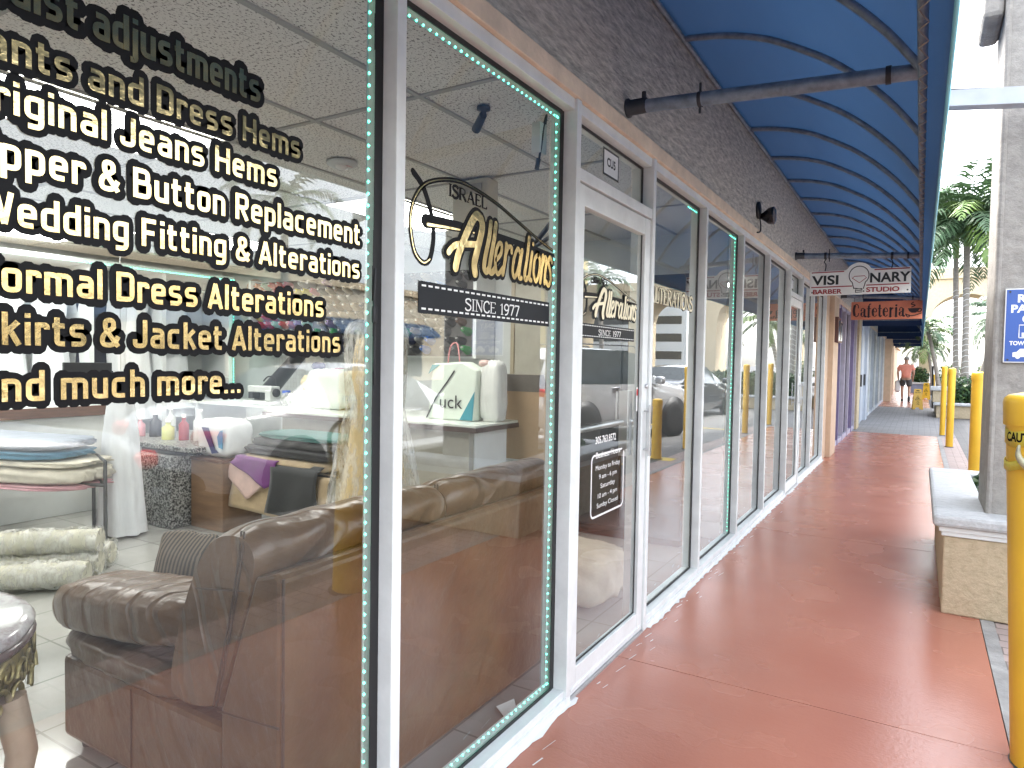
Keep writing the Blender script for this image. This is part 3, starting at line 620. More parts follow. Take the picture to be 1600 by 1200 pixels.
# menu boxes on the pier
for k, (a, z0, z1) in enumerate(((12.1, 1.86, 2.27), (12.44, 1.86, 2.22))):
    t = thing('notice_box', ['maroon framed glass notice case on the peach pier, nearer of the two', 'maroon framed glass notice case on the peach pier, farther of the two'][k], 'notice case', (.075, a, z0))
    build('frame', MB().box(.076, .13, a, a+.3, z0, z1), mat('maroon_frame', (.10, .045, .04), .5, var=.15), t, bevel=.004)
    build('pane', MB().box(.131, .134, a+.03, a+.27, z0+.03, z1-.03), mat('dull_glass', (.16, .15, .15), .1, var=.3, vs=3), t)

# ------------------------------------------------------------------ awnings
PROF = catmull([(.0, 3.42), (.16, 3.40), (.31, 3.37), (.49, 3.31), (.66, 3.22), (.82, 3.12), (.98, 2.985), (1.13, 2.825), (1.255, 2.655)], 3)
def awning(y0, y1, pipes, ribs, label, lace, endpanel=True):
    t = thing('barrel_awning', label, 'awning', (0, (y0+y1)/2, 2.6), group='blue barrel awnings along the shop fronts')
    pf = [(x, z+.024) for x, z in PROF]+[(1.292, 2.60), (1.315, 2.52), (1.328, 2.43)]
    n = max(2, int((y1-y0)/.3)); mb = MB(); vs = []
    for i in range(n+1):
        y = y0+(y1-y0)*i/n; sag = -.008*abs(math.sin(math.pi*(y-4.03)/.9))
        for j, (x, z) in enumerate(pf): vs.append((x, y, z+sag*(1 if 0 < j < len(pf)-4 else 0)))
    m = len(pf); mb.add(vs, [(i*m+j, i*m+j+1, (i+1)*m+j+1, (i+1)*m+j) for i in range(n) for j in range(m-1)], 0, True)
    build('canvas', mb, M_BLUE, t, solid=.003)
    build('glow_edge', MB().tube([(1.331, y0, 2.43), (1.331, y1, 2.43)], .007, 6), mat('pale_cyan_edge_glow', (.20, .55, .66), .5, var=.1), t)  # edge tube coloured pale cyan to paint sunlight glowing through the canvas
    for y in ribs: build('rib', MB().tube([(x, y, z) for x, z in PROF], .019, 8), M_GALV, t)
    fr = MB().tube([(.012, y0, 3.415), (.012, y1, 3.415)], .017, 6).tube([(1.25, y0, 2.645), (1.25, y1, 2.645)], .017, 6)
    build('frame_rail', fr, M_GALV, t)
    for y in pipes:
        p = build('support_pipe', MB().tube([(.0, y, 2.745), (1.25, y, 2.675)], .032, 12), M_GALV, t)
        build('pipe_bracket', MB().lathe([(.046, .001), (.046, .012), (.037, .014), (.037, .10), (.033, .102)], (0, y, 2.744), 14, axis='x').tube([(.085, y, 2.744), (.085, y, 2.81)], .011, 6), M_DGAL, p)
        build('pipe_clamp', MB().lathe([(.036, .352), (.036, .368)], (0, y, 2.724), 12, axis='x').tube([(.36, y, 2.66), (.36, y, 2.80)], .006, 6), M_DGAL, p); build('pipe_clamp', MB().lathe([(.037, 1.12), (.037, 1.14)], (0, y, 2.682), 12, axis='x'), M_DGAL, p)
    if lace:
        lc = MB(); y = max(y0, .5); k = 0; pts = []
        while y < min(y1, 14): pts.append((1.238 if k % 2 else 1.268, y, 2.624 if k % 2 else 2.612)); y += .075; k += 1
        lc.tube(pts, .0028, 4, smooth=False); build('lacing_cord', lc, mat('tan_cord', (.36, .33, .28), .8, var=.2), t)
    if endpanel:
        pp = [(x, z+.015) for x, z in PROF]+[(1.29, 2.46), (.02, 2.46)]
        build('end_panel', MB().prism(pp, lambda u, v, d: (u, y1-.03+d, v), 0, .006), M_DBLUE, t)
        build('valance_rail', MB().tube([(.03, y1-.05, 2.60), (1.24, y1-.05, 2.60)], .014, 6), M_GALV, t)
    return t
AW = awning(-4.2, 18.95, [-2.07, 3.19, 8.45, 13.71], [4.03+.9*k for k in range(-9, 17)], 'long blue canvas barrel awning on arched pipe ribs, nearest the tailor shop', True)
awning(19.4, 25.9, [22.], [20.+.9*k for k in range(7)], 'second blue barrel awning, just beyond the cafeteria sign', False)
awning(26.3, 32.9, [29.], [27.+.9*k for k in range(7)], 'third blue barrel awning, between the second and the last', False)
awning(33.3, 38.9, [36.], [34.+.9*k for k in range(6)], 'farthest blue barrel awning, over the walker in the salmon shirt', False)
# bright edge strip and black sign at the very end
t = thing('hanging_sign', 'small black sign hanging under a bright blue rail at the far end', 'sign', (.7, 44, 2.55))
build('board', MB().box(.02, 1.32, 44, 44.06, 2.50, 2.88), mat('black_sign', (.01, .012, .018), .5, var=.2), t)
build('rail', MB().box(.02, 1.32, 43.97, 44.05, 2.90, 3.12), mat('bright_blue', (.02, .25, .72), .5, var=.1), t)
build('emblem', MB().box(.22, .40, 43.985, 43.999, 2.68, 2.80), mat('grey_print', (.35, .38, .4), .6, var=.1), t)

# ------------------------------------------------------------------ hanging signs
def plate(pts, fn, d0, d1, m, name, par): return build(name, MB().prism(pts, fn, d0, d1), m, par, bevel=.002)
YV = 8.45; fv = facefn(YV)
t = thing('barber_sign', 'white hanging sign reading VISIONARY BARBER STUDIO with a light bulb and red lines', 'sign', (.66, YV, 2.27))
arc = [(.665+.135*math.cos(R(a)), 2.50+.135*math.sin(R(a))) for a in range(150, 25, -12)]
M_SW = mat('sign_white', (.80, .80, .77), .5, var=.05); M_SR = mat('sign_red', (.32, .03, .035), .5, var=.08); M_SK = mat('sign_black', (.015, .02, .022), .5, var=.1)
plate([(.165, 2.278), (1.165, 2.285), (1.165, 2.562)]+[(.80, 2.562)]+arc[::-1]+[(.53, 2.556), (.165, 2.556)], fv, -.012, 0, M_SW, 'board', t)
mb = MB()
for a, b, v in ((.18, .515, 2.535), (.815, 1.15, 2.540), (.18, .60, 2.368), (.74, 1.15, 2.374)): mb.prism([(a, v), (b, v+.002), (b, v+.014), (a, v+.012)], fv, 0, .002)
text_into(mb, 'BARBER', fv, .20, 2.298, width=.30, cap=.052, offset=.03, d=.003, thick=.01); text_into(mb, 'STUDiO', fv, .74, 2.305, width=.32, cap=.052, offset=.03, d=.003, thick=.01)
for p in ([(.60, 2.462), (.62, 2.482), (.72, 2.484), (.74, 2.464), (.672, 2.408), (.60, 2.462)],): stroke(mb, p, .007, fv, .002, smooth=0)
build('red_print', mb, M_SR, t)
mb = MB(); text_into(mb, 'VISI', fv, .185, 2.402, width=.275, cap=.105, offset=.028, d=.003, thick=.01); text_into(mb, 'NARY', fv, .775, 2.410, width=.385, cap=.105, offset=.028, d=.003, thick=.01)
bulb = [(.665+.098*math.cos(R(a)), 2.49+.102*math.sin(R(a))) for a in range(-48, 229, 12)]
stroke(mb, [(.712, 2.345)]+[(.722, 2.38)]+bulb+[(.608, 2.38), (.618, 2.345)], .009, fv, .002)
for v in (2.34, 2.322, 2.304): stroke(mb, [(.635, v), (.70, v+.004)], .008, fv, .002, smooth=0)
stroke(mb, [(.62, 2.352), (.70, 2.336)], .008, fv, .0021, smooth=0); stroke(mb, [(.635, 2.33), (.635, 2.305)], .008, fv, .0022, smooth=0)
for u in (.19, .715, 1.135): stroke(mb, [(u-.001, 2.315), (u+.001, 2.315)], .016, fv, .0024, smooth=0)
build('black_print', mb, M_SK, t)
hk = MB()
for u in (.32, .98): hk.tube(catmull([(u, YV, 2.745-.055*u), (u+.012, YV, 2.70), (u-.01, YV, 2.66), (u+.008, YV, 2.62), (u, YV, 2.555)], 4), .006, 6).lathe([(.04, u-.012), (.04, u+.012)], (0, YV, 2.745-.056*u), 12, axis='x')
build('hook', hk, M_DGAL, t)
YC = 13.71; fc = facefn(YC)
t = thing('cafeteria_sign', 'orange hanging sign reading Cafeteria with a steaming coffee cup', 'sign', (.7, YC, 2.30))
M_OR = mat('sign_orange', (.78, .27, .155), .5, var=.2, vs=2.2)
plate([(.175, 2.31), (1.28, 2.315), (1.28, 2.64), (.175, 2.63)], fc, -.012, 0, M_OR, 'board', t)
mb = MB()
fat_into(mb, 'Cafeteria', fc, .20, 1.02, 2.36, .235, .003)
cup = [(1.06+.0, 2.50), (1.24, 2.50), (1.22, 2.45), (1.18, 2.42), (1.12, 2.42), (1.08, 2.45)]
mb.prism(cup, fc, 0, .002)
for p in ([(1.235, 2.495), (1.265, 2.48), (1.25, 2.44), (1.21, 2.44)], [(1.03, 2.40), (1.10, 2.37), (1.18, 2.38), (1.26, 2.41)], [(1.03, 2.40), (1.06, 2.35), (1.09, 2.36), (1.08, 2.385)], [(1.12, 2.52), (1.17, 2.55), (1.11, 2.57), (1.14, 2.60)]): stroke(mb, p, .016, fc, .0025)
build('black_print', mb, mat('dark_brown_print', (.03, .018, .025), .5, var=.1), t)
hk = MB()
for u in (.22, .72, 1.22): hk.tube([(u, YC, 2.745-.056*u), (u, YC, 2.63)], .005, 6)
build('hook', hk, M_DGAL, t)

# flood light on the fascia
t = thing('flood_light', 'black dome security light mounted on the stucco fascia', 'wall light', (.0, 6.33, 2.72))
build('base', MB().lathe([(.0, .001), (.075, .001), (.075, .02), (.03, .03)], (0, 6.30, 2.85), 16, axis='x'), M_BLACK, t)
mb = MB(); pr = [(.02, 0), (.04, .03), (.07, .07), (.078, .11), (.074, .118)]
mb.lathe([(r, z) for r, z in pr], (.02, 6.33, 2.80), 18, axis='x'); build('lamp_head', mb, mat('black_gloss', (.012, .012, .015), .25, var=.1), t)
build('lens', MB().lathe([(.0, .132), (.055, .128), (.072, .119)], (.02, 6.33, 2.80), 18, axis='x'), mat('smoked_lens', (.12, .1, .09), .1, var=.1), t)
build('wire', MB().tube(catmull([(.02, 6.30, 2.79), (.03, 6.31, 2.70), (.028, 6.28, 2.655), (.022, 6.20, 2.64)], 5), .006, 6), M_BLACK, t)

# ------------------------------------------------------------------ bollards
def bollard(x, y, r, h, label, lean=(0, 0)):
    t = thing('bollard', label, 'bollard', (x, y, -.006), group='yellow bollards beside the walkway')
    t.rotation_euler = (lean[1], lean[0], 0)
    build('sleeve', MB().lathe([(r, 0), (r*1.0, h-.10)], n=28), M_YEL, t, local=True)
    build('cap', MB().lathe([(r*1.07, h-.105), (r*1.08, h-.10), (r*1.08, h-.02), (r*1.04, h-.004), (r*.9, h+.008), (r*.5, h+.016), (.0, h+.018)], n=28), M_YEL, t, local=True)
    build('footing', MB().lathe([(r*1.25, 0), (r*1.25, .006), (r*1.02, .012)], n=24), M_DARK, t, local=True)
    return t
B1 = bollard(1.728, 3.18, .104, 1.40, 'nearest yellow bollard, wrapped with caution tape near its top', lean=(-.045, 0))
bollard(2.01, 11.64, .098, 1.42, 'stout yellow bollard beside the grey stuccoed pillar')
bollard(1.79, 15.03, .060, 1.46, 'slim yellow bollard in front of its twin at the paver edge')
bollard(1.735, 17.45, .052, 1.49, 'slimmest yellow bollard, half hidden behind another yellow bollard')
bollard(2.06, 10.1, .075, .92, 'low yellow bollard behind the pillar, seen mirrored in the glass')
# caution tape
t = thing('caution_tape', 'yellow and black caution tape wound round the nearest bollard', 'tape', (1.66, 3.17, 1.17))
M_CT = mat('caution_yellow', (.62, .50, .06), .4, var=.2, vs=14, bs=.5, bscale=30)
cx, cy = 1.676, 3.18
def ring(z0, z1, tilt, rr, ph=0, n=30):
    vs = []; 
    for i in range(n+1):
        a = 2*math.pi*i/n
        wob = .006*math.sin(3*a+ph)+.003*math.sin(8*a+ph)
        for z in (z0, z1): vs.append((cx+rr*math.cos(a), cy+rr*math.sin(a), z+tilt*math.sin(a+ph)+wob))
    return vs, [(2*i, 2*i+2, 2*i+3, 2*i+1) for i in range(n)]
mb = MB(); mb.add(*ring(1.215, 1.272, .006, .111), 0, True); mb.add(*ring(1.13, 1.165, .012, .1105, 1.), 0, True); build('band', mb, M_CT, t, solid=.001)
mb = MB()
def cyl(u, v, d): a = -math.pi/2+u/.112; return (cx+(.1125+d)*math.cos(a), cy+(.1125+d)*math.sin(a), v)
text_into(mb, 'CAUTION', cyl, -.065, 1.226, width=.15, cap=.034, offset=.035, align='c', thick=.005)
text_into(mb, 'CAUTION', cyl, .12, 1.259, width=.15, cap=.014, offset=.035, align='c', thick=.005)
build('lettering', mb, M_BLK, t)
tl = catmull([(1.60, 3.085, 1.215), (1.60, 3.06, 1.17), (1.65, 3.05, 1.12), (1.72, 3.05, 1.07), (1.79, 3.07, 1.00), (1.82, 3.10, .88), (1.825, 3.11, .74)], 5)
mb = MB(); mb.tube(tl, [.004+.011*min(1, i/8) for i in range(len(tl))], 6); build('loose_end', mb, mat('crumpled_tape', (.35, .33, .22), .3, var=.7, vs=25), t)

# ------------------------------------------------------------------ planter, pillar, parking sign
t = thing('stone_planter', 'beige stucco planter with thick grey concrete cap around the pillar', 'planter', (1.9, 5.9, 0))
w0, w1, p0, p1 = 1.435, 3.2, 4.85, 6.95
body = MB().box(w0, w1, p0, p0+.16, 0, .475).box(w0, w1, p1-.16, p1, 0, .475).box(w0, w0+.16, p0+.16, p1-.16, 0, .475).box(w1-.16, w1, p0+.16, p1-.16, 0, .475)
build('stucco_wall', body, M_BEIGE, t, bevel=.01)
mo = MB()
for o_, z0, z1 in ((.012, .477, .505), (.026, .505, .535)):
    mo.box(w0-o_, w1+o_, p0-o_, p0+.15, z0, z1).box(w0-o_, w1+o_, p1-.15, p1+o_, z0, z1).box(w0-o_, w0+.15, p0+.15, p1-.15, z0, z1).box(w1-.15, w1+o_, p0+.15, p1-.15, z0, z1)
build('moulding', mo, M_WHITE, t, bevel=.004)
o_ = .06
cp = MB().box(w0-o_, w1+o_, p0-o_, p0+.20, .536, .612).box(w0-o_, w1+o_, p1-.20, p1+o_, .536, .612).box(w0-o_, w0+.235, p0+.20, p1-.20, .536, .612).box(w1-.235, w1+o_, p0+.20, p1-.20, .536, .612)
build('cap', cp, M_CAP, t, bevel=.022)
M_SOIL = mat('dark_soil', (.03, .024, .018), .95, var=.4, vs=20, bs=.6, bscale=40)
build('soil', MB().box(w0+.16, w1-.16, p0+.16, p1-.16, 0, .45), M_SOIL, t)
P = thing('stucco_pillar', 'tall grey stuccoed pillar rising from the planter with a parking sign on it', 'pillar', (1.92, 5.2, 0))
build('shaft', MB().box(1.655, 2.35, 5.0, 5.55, .44, 5.2).box(1.645, 1.68, 4.99, 5.56, .44, 5.2), M_GREYST, P, bevel=.02)
build('bracket_block', MB().box(1.535, 1.644, 5.02, 5.5, 3.60, 4.2), M_GREYST, P, bevel=.03)
t = thing('cross_beam', 'pale grey steel beam running from the awning edge across the pillar', 'beam', (2.2, 4.72, 3.0))
build('beam', MB().prism([(1.30, 3.015), (3.2, 2.78), (3.2, 2.87), (1.30, 3.105)], lambda u, v, d: (u, 4.70+d, v), 0, .05).prism([(1.31, 3.006), (3.2, 2.765), (3.2, 2.779), (1.31, 3.014)], lambda u, v, d: (u, 4.68+d, v), 0, .09), mat('grey_steel', (.42, .45, .48), .5, var=.12), t)
build('stay_cable', MB().tube([(1.30, 4.75, 3.125), (1.66, 5.1, 3.19)], .007, 6), M_DGAL, t)
YS = 4.975; fs = facefn(YS)
t = thing('parking_sign', 'blue and white RETAIL PARKING ONLY towing sign screwed to the pillar', 'sign', (1.88, YS, 1.5))
M_SBL = mat('sign_blue', (.025, .085, .34), .4, var=.06); 
build('board', MB().prism([(1.70, 1.528), (2.03, 1.528), (2.03, 1.965), (1.70, 1.965)], fs, -.008, 0), mat('sign_edge_white', (.72, .72, .72), .4, var=.03), t, bevel=.002)
build('blue_field', MB().prism([(1.706, 1.534), (2.024, 1.534), (2.024, 1.959), (1.706, 1.959)], fs, 0, .0012), M_SBL, t)
mb = MB()
for tx, wd, v in (('RETAIL', .21, 1.885), ('PARKING', .27, 1.825), ('ONLY', .16, 1.765)): text_into(mb, tx, fs, 1.865, v, width=wd, cap=.046, offset=.035, align='c', d=.0013, thick=.01)
text_into(mb, 'TOWING ENFORCED', fs, 1.865, 1.632, width=.275, cap=.024, offset=.03, align='c', d=.0013, thick=.01)
stroke(mb, [(1.772, 1.675), (1.958, 1.675), (1.958, 1.75), (1.772, 1.75), (1.772, 1.675)], .005, fs, .003, smooth=0)
mb.prism([(1.785, 1.681), (1.83, 1.681), (1.83, 1.705), (1.785, 1.705)], fs, .0013, .003)
for k in range(3): mb.prism([(1.84, 1.685+.018*k), (1.945, 1.685+.018*k), (1.945, 1.693+.018*k), (1.84, 1.693+.018*k)], fs, .0013, .003)
def car_icon(u): 
    mb.prism([(u, 1.562), (u+.10, 1.562), (u+.10, 1.580), (u+.085, 1.588), (u+.07, 1.610), (u+.035, 1.610), (u+.02, 1.592), (u, 1.588)], fs, .0013, .003)
    for q in (u+.025, u+.078): stroke(mb, [(q-.0005, 1.562), (q+.0005, 1.562)], .022, fs, .0045, smooth=0)
car_icon(1.745); car_icon(1.885); stroke(mb, [(1.885, 1.60), (1.85, 1.618), (1.838, 1.59)], .007, fs, .0031, smooth=0)
build('white_print', mb, mat('sign_print_white', (.78, .78, .78), .4, var=.02), t)
mb = MB()
for u, v in ((1.722, 1.946), (2.008, 1.946), (1.722, 1.545), (2.008, 1.545)): mb.lathe([(.006, 0), (.006, .003), (0, .004)], (u, YS-.0052, v), 10, axis='y')
build('screw', mb, M_DARK, t)
# ------------------------------------------------------------------ inside the tailor shop
YW = 5.80; XB = -6.75
build('shop_floor', MB().box(XB, -.13, -3.2, YW, -.1, -.001), M_TILE, kind='structure')
build('shop_ceiling', MB().box(XB, -.13, -3.2, YW, 2.606, 2.68), M_CEIL, kind='structure')
build('shop_side_wall', MB().box(XB, -.13, YW, YW+.05, -.1, 2.68), M_IWALL, kind='structure')
build('shop_back_wall', MB().box(XB-.06, XB, -3.25, YW, -.1, 2.68), M_IWALL, kind='structure')
build('shop_end_wall', MB().box(XB, -.13, -3.25, -3.2, -.1, 2.68), M_CREAMW, kind='structure')
gr = MB()
xs = [-.57-.62*k for k in range(10)]; ys = [2.28+1.22*k for k in range(-4, 3)]
for x in xs: gr.box(x-.012, x+.012, -3.2, YW, 2.598, 2.608)
for y in ys: gr.box(XB, -.13, y-.012, y+.012, 2.5985, 2.6085)
build('ceiling_grid', gr, M_TGRID, kind='structure')
PL = [(-1.82, 1.06, 'long lit ceiling panel just behind the gold Original Jeans Hems lettering'), (-1.82, 3.50, 'lit ceiling panel behind the white mullion beside the needle logo'), 
      (-4.30, 1.06, 'lit ceiling panel over the rack of folded fabrics'), (-4.30, 3.50, 'lit ceiling panel over the cutting counters'), (-5.54, 2.28, 'lit ceiling panel nearest the garment closet'), (-4.30, -1.38, 'lit ceiling panel over the far dark end of the shop')]
for x, y, lb in PL:
    t = thing('ceiling_light', lb, 'ceiling light', (x-.3, y+.6, 2.59), group='ceiling light panels in the tailor shop')
    build('diffuser', MB().box(x-.602, x-.028, y+.018, y+1.202, 2.5905, 2.597), M_PANEL, t)
    build('frame', MB().box(x-.608, x-.602, y+.012, y+1.208, 2.586, 2.5985).box(x-.028, x-.012, y+.012, y+1.208, 2.586, 2.5985).box(x-.602, x-.028, y+.012, y+.018, 2.586, 2.5985).box(x-.602, x-.028, y+1.202, y+1.208, 2.586, 2.5985), M_TGRID, t)
t = thing('smoke_detector', 'round white smoke alarm strobe marked FIRE on the shop ceiling', 'smoke alarm', (-1.56, 2.82, 2.54))
build('base', MB().lathe([(.0, 2.597), (.085, 2.597), (.085, 2.583), (.06, 2.57), (.0, 2.568)], (-1.56, 2.82, 0), 24), M_IWALL, t)
build('strobe', MB().lathe([(.035, 2.568), (.033, 2.555), (.015, 2.545), (.0, 2.543)], (-1.545, 2.80, 0), 14), mat('clear_lens', (.7, .7, .68), .1, var=0), t)
mb = MB(); text_into(mb, 'FIRE', lambda u, v, d: (-1.56+v*.8+.055, 2.82+u, 2.566-d), .0, -.005, width=.05, cap=.014, offset=.02, align='c', thick=.005); build('lettering', mb, mat('red_print', (.5, .03, .03)), t)
t = thing('ceiling_camera', 'small black spotlight camera hanging from the shop ceiling', 'camera', (-.42, 2.52, 2.5))
build('mount', MB().lathe([(.0, 2.598), (.03, 2.598), (.03, 2.585), (.012, 2.58), (.012, 2.555)], (-.39, 2.50, 0), 14), M_BLACK, t)
build('barrel', MB().tube([(-.385, 2.49, 2.560), (-.47, 2.56, 2.53)], [.017, .020], 14), M_BLACK, t)
t = thing('wall_box', 'small pale controller box with a hanging plug high beside the second window', 'box', (-.13, 2.56, 2.4))
build('case', MB().box(-.16, -.117, 2.52, 2.58, 2.37, 2.50), M_IWALL, t, bevel=.004)
build('plug_cable', MB().tube(catmull([(-.12, 2.57, 2.50), (-.118, 2.575, 2.54), (-.118, 2.55, 2.48), (-.119, 2.535, 2.40), (-.125, 2.525, 2.33)], 5), .005, 6).tube([(-.125, 2.525, 2.345), (-.13, 2.52, 2.30)], .010, 8), M_BLACK, t)
t = thing('air_vent_housing', 'pale boxed housing hanging below the ceiling behind the needle logo', 'vent', (-.95, 3.35, 2.2))
build('case', MB().box(-1.24, -.98, 3.44, 3.56, 2.24, 2.59), M_CREAMW, t, bevel=.006)
build('grille', MB().box(-1.2, -1.02, 3.425, 3.438, 2.50, 2.56), M_TGRID, t, bevel=.004)
t = thing('display_bracket', 'black folding arm bracket beside the second window frame', 'bracket', (-.3, 3.0, 1.9))
build('arm', MB().tube([(-.13, 2.72, 2.15), (-.42, 2.98, 2.05)], .012, 8).tube([(-.13, 2.72, 2.07), (-.42, 2.98, 2.05)], .010, 8).box(-.45, -.40, 2.95, 3.01, 2.0, 2.07), M_BLACK, t)

# leather sofa, its back to the window
def m_leather(name, crease):
    m, t, p = newmat(name); v = ncoord(t); n = noise(t, v, 4, 4, .55); n3 = noise(t, v, 160, 2); n5 = noise(t, v, 2.6, 3)
    t.links.new(ramp(t, n, [(.3, (.088, .043, .018)), (.7, (.15, .080, .036))]), p.inputs['Base Color']); p.inputs['Roughness'].default_value = .30
    wv = t.nodes.new('ShaderNodeTexWave'); wv.inputs['Scale'].default_value = 3.2; wv.inputs['Distortion'].default_value = 7; wv.inputs['Detail'].default_value = 2; wv.inputs['Detail Scale'].default_value = .8
    t.links.new(ncoord(t, (1, .5, .7), (0, .5, .6)), wv.inputs[0])
    def mth(op, a, b):
        x = t.nodes.new('ShaderNodeMath'); x.operation = op
        for i, q in enumerate((a, b)):
            if isinstance(q, (int, float)): x.inputs[i].default_value = q
            else: t.links.new(q, x.inputs[i])
        return x.outputs[0]
    cr = mth('MULTIPLY', ramp(t, wv.outputs['Fac'], [(.0, (1, 1, 1)), (.35, (.1, .1, .1)), (1, (0, 0, 0))]), ramp(t, n5, [(.40, (0, 0, 0)), (.62, (1, 1, 1))]))
    h = mth('ADD', mth('MULTIPLY', cr, -crease), mth('ADD', mth('MULTIPLY', n, .7), mth('MULTIPLY', n3, .025)))
    bump(t, h, .9, .03, p); return m
LEA = m_leather('brown_leather', .10); LEAC = m_leather('creased_leather', .75); SEAM = mat('leather_seam', (.055, .03, .018), .5, var=.1)
t = thing('leather_sofa', 'brown leather sofa with its tall back to the shop window', 'sofa', (-1.0, 2.3, 0))
SY0, SY1 = 1.28, 3.15
build('back_panel', MB().prism([(-.235, .05), (-.235, .87), (-.26, .885), (-.345, .86), (-.50, .43), (-.50, .05)], lambda u, v, d: (u, d, v), SY0, SY1), LEA, t, bevel=.014)
prof = catmull([(-.515, .41), (-.64, .375), (-.755, .385), (-.765, .46), (-.725, .62), (-.65, .80), (-.575, .92), (-.50, .975), (-.40, .99), (-.335, .95), (-.335, .86), (-.40, .68), (-.48, .48)], 3); prof = prof[:-1]
pc = np.mean(np.array(prof), 0)
def slab(y0, y1, seed):
    n_, m_ = 22, len(prof); vs = []
    for i in range(n_+1):
        f = i/n_; y = y0+(y1-y0)*f; e = min(f, 1-f)*(y1-y0); sc = 1-.085*math.exp(-(e/.022)**1.2)
        for j, (x, z) in enumerate(prof):
            k_ = sc+.012*math.sin(9*f*3.1+seed+j*.5)*min(1, e*8)+.02*math.sin(math.pi*f)
            vs.append((pc[0]+(x-pc[0])*k_+.006*math.sin(j*1.3+f*20+seed)*min(1, e*6), y, pc[1]+(z-pc[1])*k_))
    q = MB().add(vs, [(i*m_+j, (i+1)*m_+j, (i+1)*m_+(j+1) % m_, i*m_+(j+1) % m_) for i in range(n_) for j in range(m_)], 0, True)
    q.add(vs[:m_], [tuple(range(m_))], 0, False); q.add(vs[-m_:], [tuple(range(m_))[::-1]], 0, False); return q
for k in range(2):
    y0_, y1_ = SY0+.93*k, SY0+.93*(k+1)-.006; o = build('back_cushion', slab(y0_, y1_, k*1.9), LEAC, t, sub=1)
    for off in (.0, .014):
        build('stitching', MB().tube(catmull([(-.405-off, y0_+.012, .98), (-.395-off, y0_-.001, .93), (-.425-off, y0_-.002, .78), (-.475-off, y0_-.002, .58), (-.515-off, y0_-.002, .43)], 6), .0032, 6), SEAM, o)
    build('seam', MB().tube(catmull([(-.625, y0_+.002, .775), (-.52, y0_-.002, .79), (-.39, y0_+.002, .81)], 4), .0028, 6), SEAM, o)
build('base', MB().box(-1.46, -.502, SY0+.015, SY1, .05, .36), LEA, t, bevel=.02)
build('seat_cushion', MB().sbox((-1.08, SY0+.62, .385), (.40, .40, .075), .45, 12, amp=.03, fr=5), LEAC, t); build('seat_cushion', MB().sbox((-1.08, SY0+1.42, .385), (.40, .40, .075), .45, 12, amp=.03, fr=5, seed=2), LEAC, t)
def armpad(yc):
    q = MB().sbox((0, 0, 0), (.45, .15, .098), .55, 20, amp=.02, fr=5, seed=1.3); q.v = [(-1.14+x, yc+y, .575+z+.11*x-.05*max(0, -x-.25)) for x, y, z in q.v]; return q
build('arm_pad', armpad(SY0+.135), LEAC, t); build('arm_roll', MB().sbox((-1.10, SY0+.15, .405), (.39, .145, .055), .45, 14, amp=.03, fr=6), LEA, t)
build('arm_pad', armpad(SY1-.13), LEAC, t); build('arm_roll', MB().sbox((-1.10, SY1-.15, .405), (.39, .145, .055), .45, 14, amp=.03, fr=6), LEA, t)
build('seam', MB().tube([(-.233, SY0+.010, .05), (-.233, SY0+.010, .87)], .0045, 6), SEAM, t); build('seam', MB().tube([(-.236, SY0-.001, .445), (-.51, SY0-.001, .42)], .0035, 6), SEAM, t); build('seam', MB().tube([(-1.0, SY0+.013, .06), (-1.0, SY0+.013, .35)], .003, 6), SEAM, t)
for x, y in ((-.32, SY0+.08), (-1.40, SY0+.08), (-.32, SY1-.05), (-1.40, SY1-.05)): build('foot', MB().lathe([(.022, 0), (.03, .05)], (x, y, 0), 10), M_DARK, t)
def m_stripe():
    m, t_, p = newmat('striped_cloth'); wv = t_.nodes.new('ShaderNodeTexWave'); wv.inputs['Scale'].default_value = 16; wv.inputs['Distortion'].default_value = 1; t_.links.new(ncoord(t_, (1, .2, .06)), wv.inputs[0])
    t_.links.new(ramp(t_, wv.outputs['Fac'], [(.35, (.03, .026, .02)), (.65, (.17, .13, .09))]), p.inputs['Base Color']); p.inputs['Roughness'].default_value = .8; return m
pl = MB().sbox((0, 0, 0), (.17, .065, .155), .55, 12, amp=.03)
pl.v = [(-1.20+x*(1+.12*(z/.155)**2*(abs(x)/.17))+.05*z, 1.63+y*(1-.75*max(abs(x)/.17, abs(z)/.155)**4)+.25*z+.12*x, .625+z*(1+.10*(abs(x)/.17)**2)) for x, y, z in pl.v]
build('throw_pillow', pl, m_stripe(), label='dark striped cushion propped on the leather sofa seat', cat='cushion')

# marble topped table with carved gilt apron
def m_marble():
    m, t_, p = newmat('white_marble'); v = ncoord(t_); n = noise(t_, v, 6, 9, .75)
    t_.links.new(ramp(t_, n, [(.35, (.30, .24, .25)), (.5, (.62, .60, .60)), (.62, (.74, .73, .72))]), p.inputs['Base Color']); p.inputs['Roughness'].default_value = .12; return m
t = thing('side_table', 'round marble topped side table with carved gilt apron and tapered leg', 'table', (-1.1, .61, 0))
E_ = lambda r, z: (r, z)
ma = MB().lathe([(.0, .695), (.37, .695), (.395, .705), (.402, .722), (.39, .738), (.37, .742), (.0, .742)], (-1.1, .61, 0), 48)
build('top', ma, m_marble(), t)
build('edge_band', MB().lathe([(.34, .668), (.392, .672), (.404, .690), (.398, .702), (.34, .694)], (-1.1, .61, 0), 48), mat('dark_marble', (.13, .085, .085), .2, var=.35, vs=18), t)
GILT = mat('carved_gilt', (.36, .29, .13), .42, metal=.6, var=.6, vs=16, bs=.7, bscale=24)
ap = MB(); n = 72
vs = []
for i in range(n):
    a = 2*math.pi*i/n; k = .5+.5*math.cos(a*4)
    for r, z in ((.375, .668), (.38+.02*k, .63), (.35+.035*k, .56-.04*k), (.31+.03*k, .50-.07*k), (.28, .52-.05*k)): vs.append((-1.1+r*math.cos(a), .61+r*math.sin(a), z))
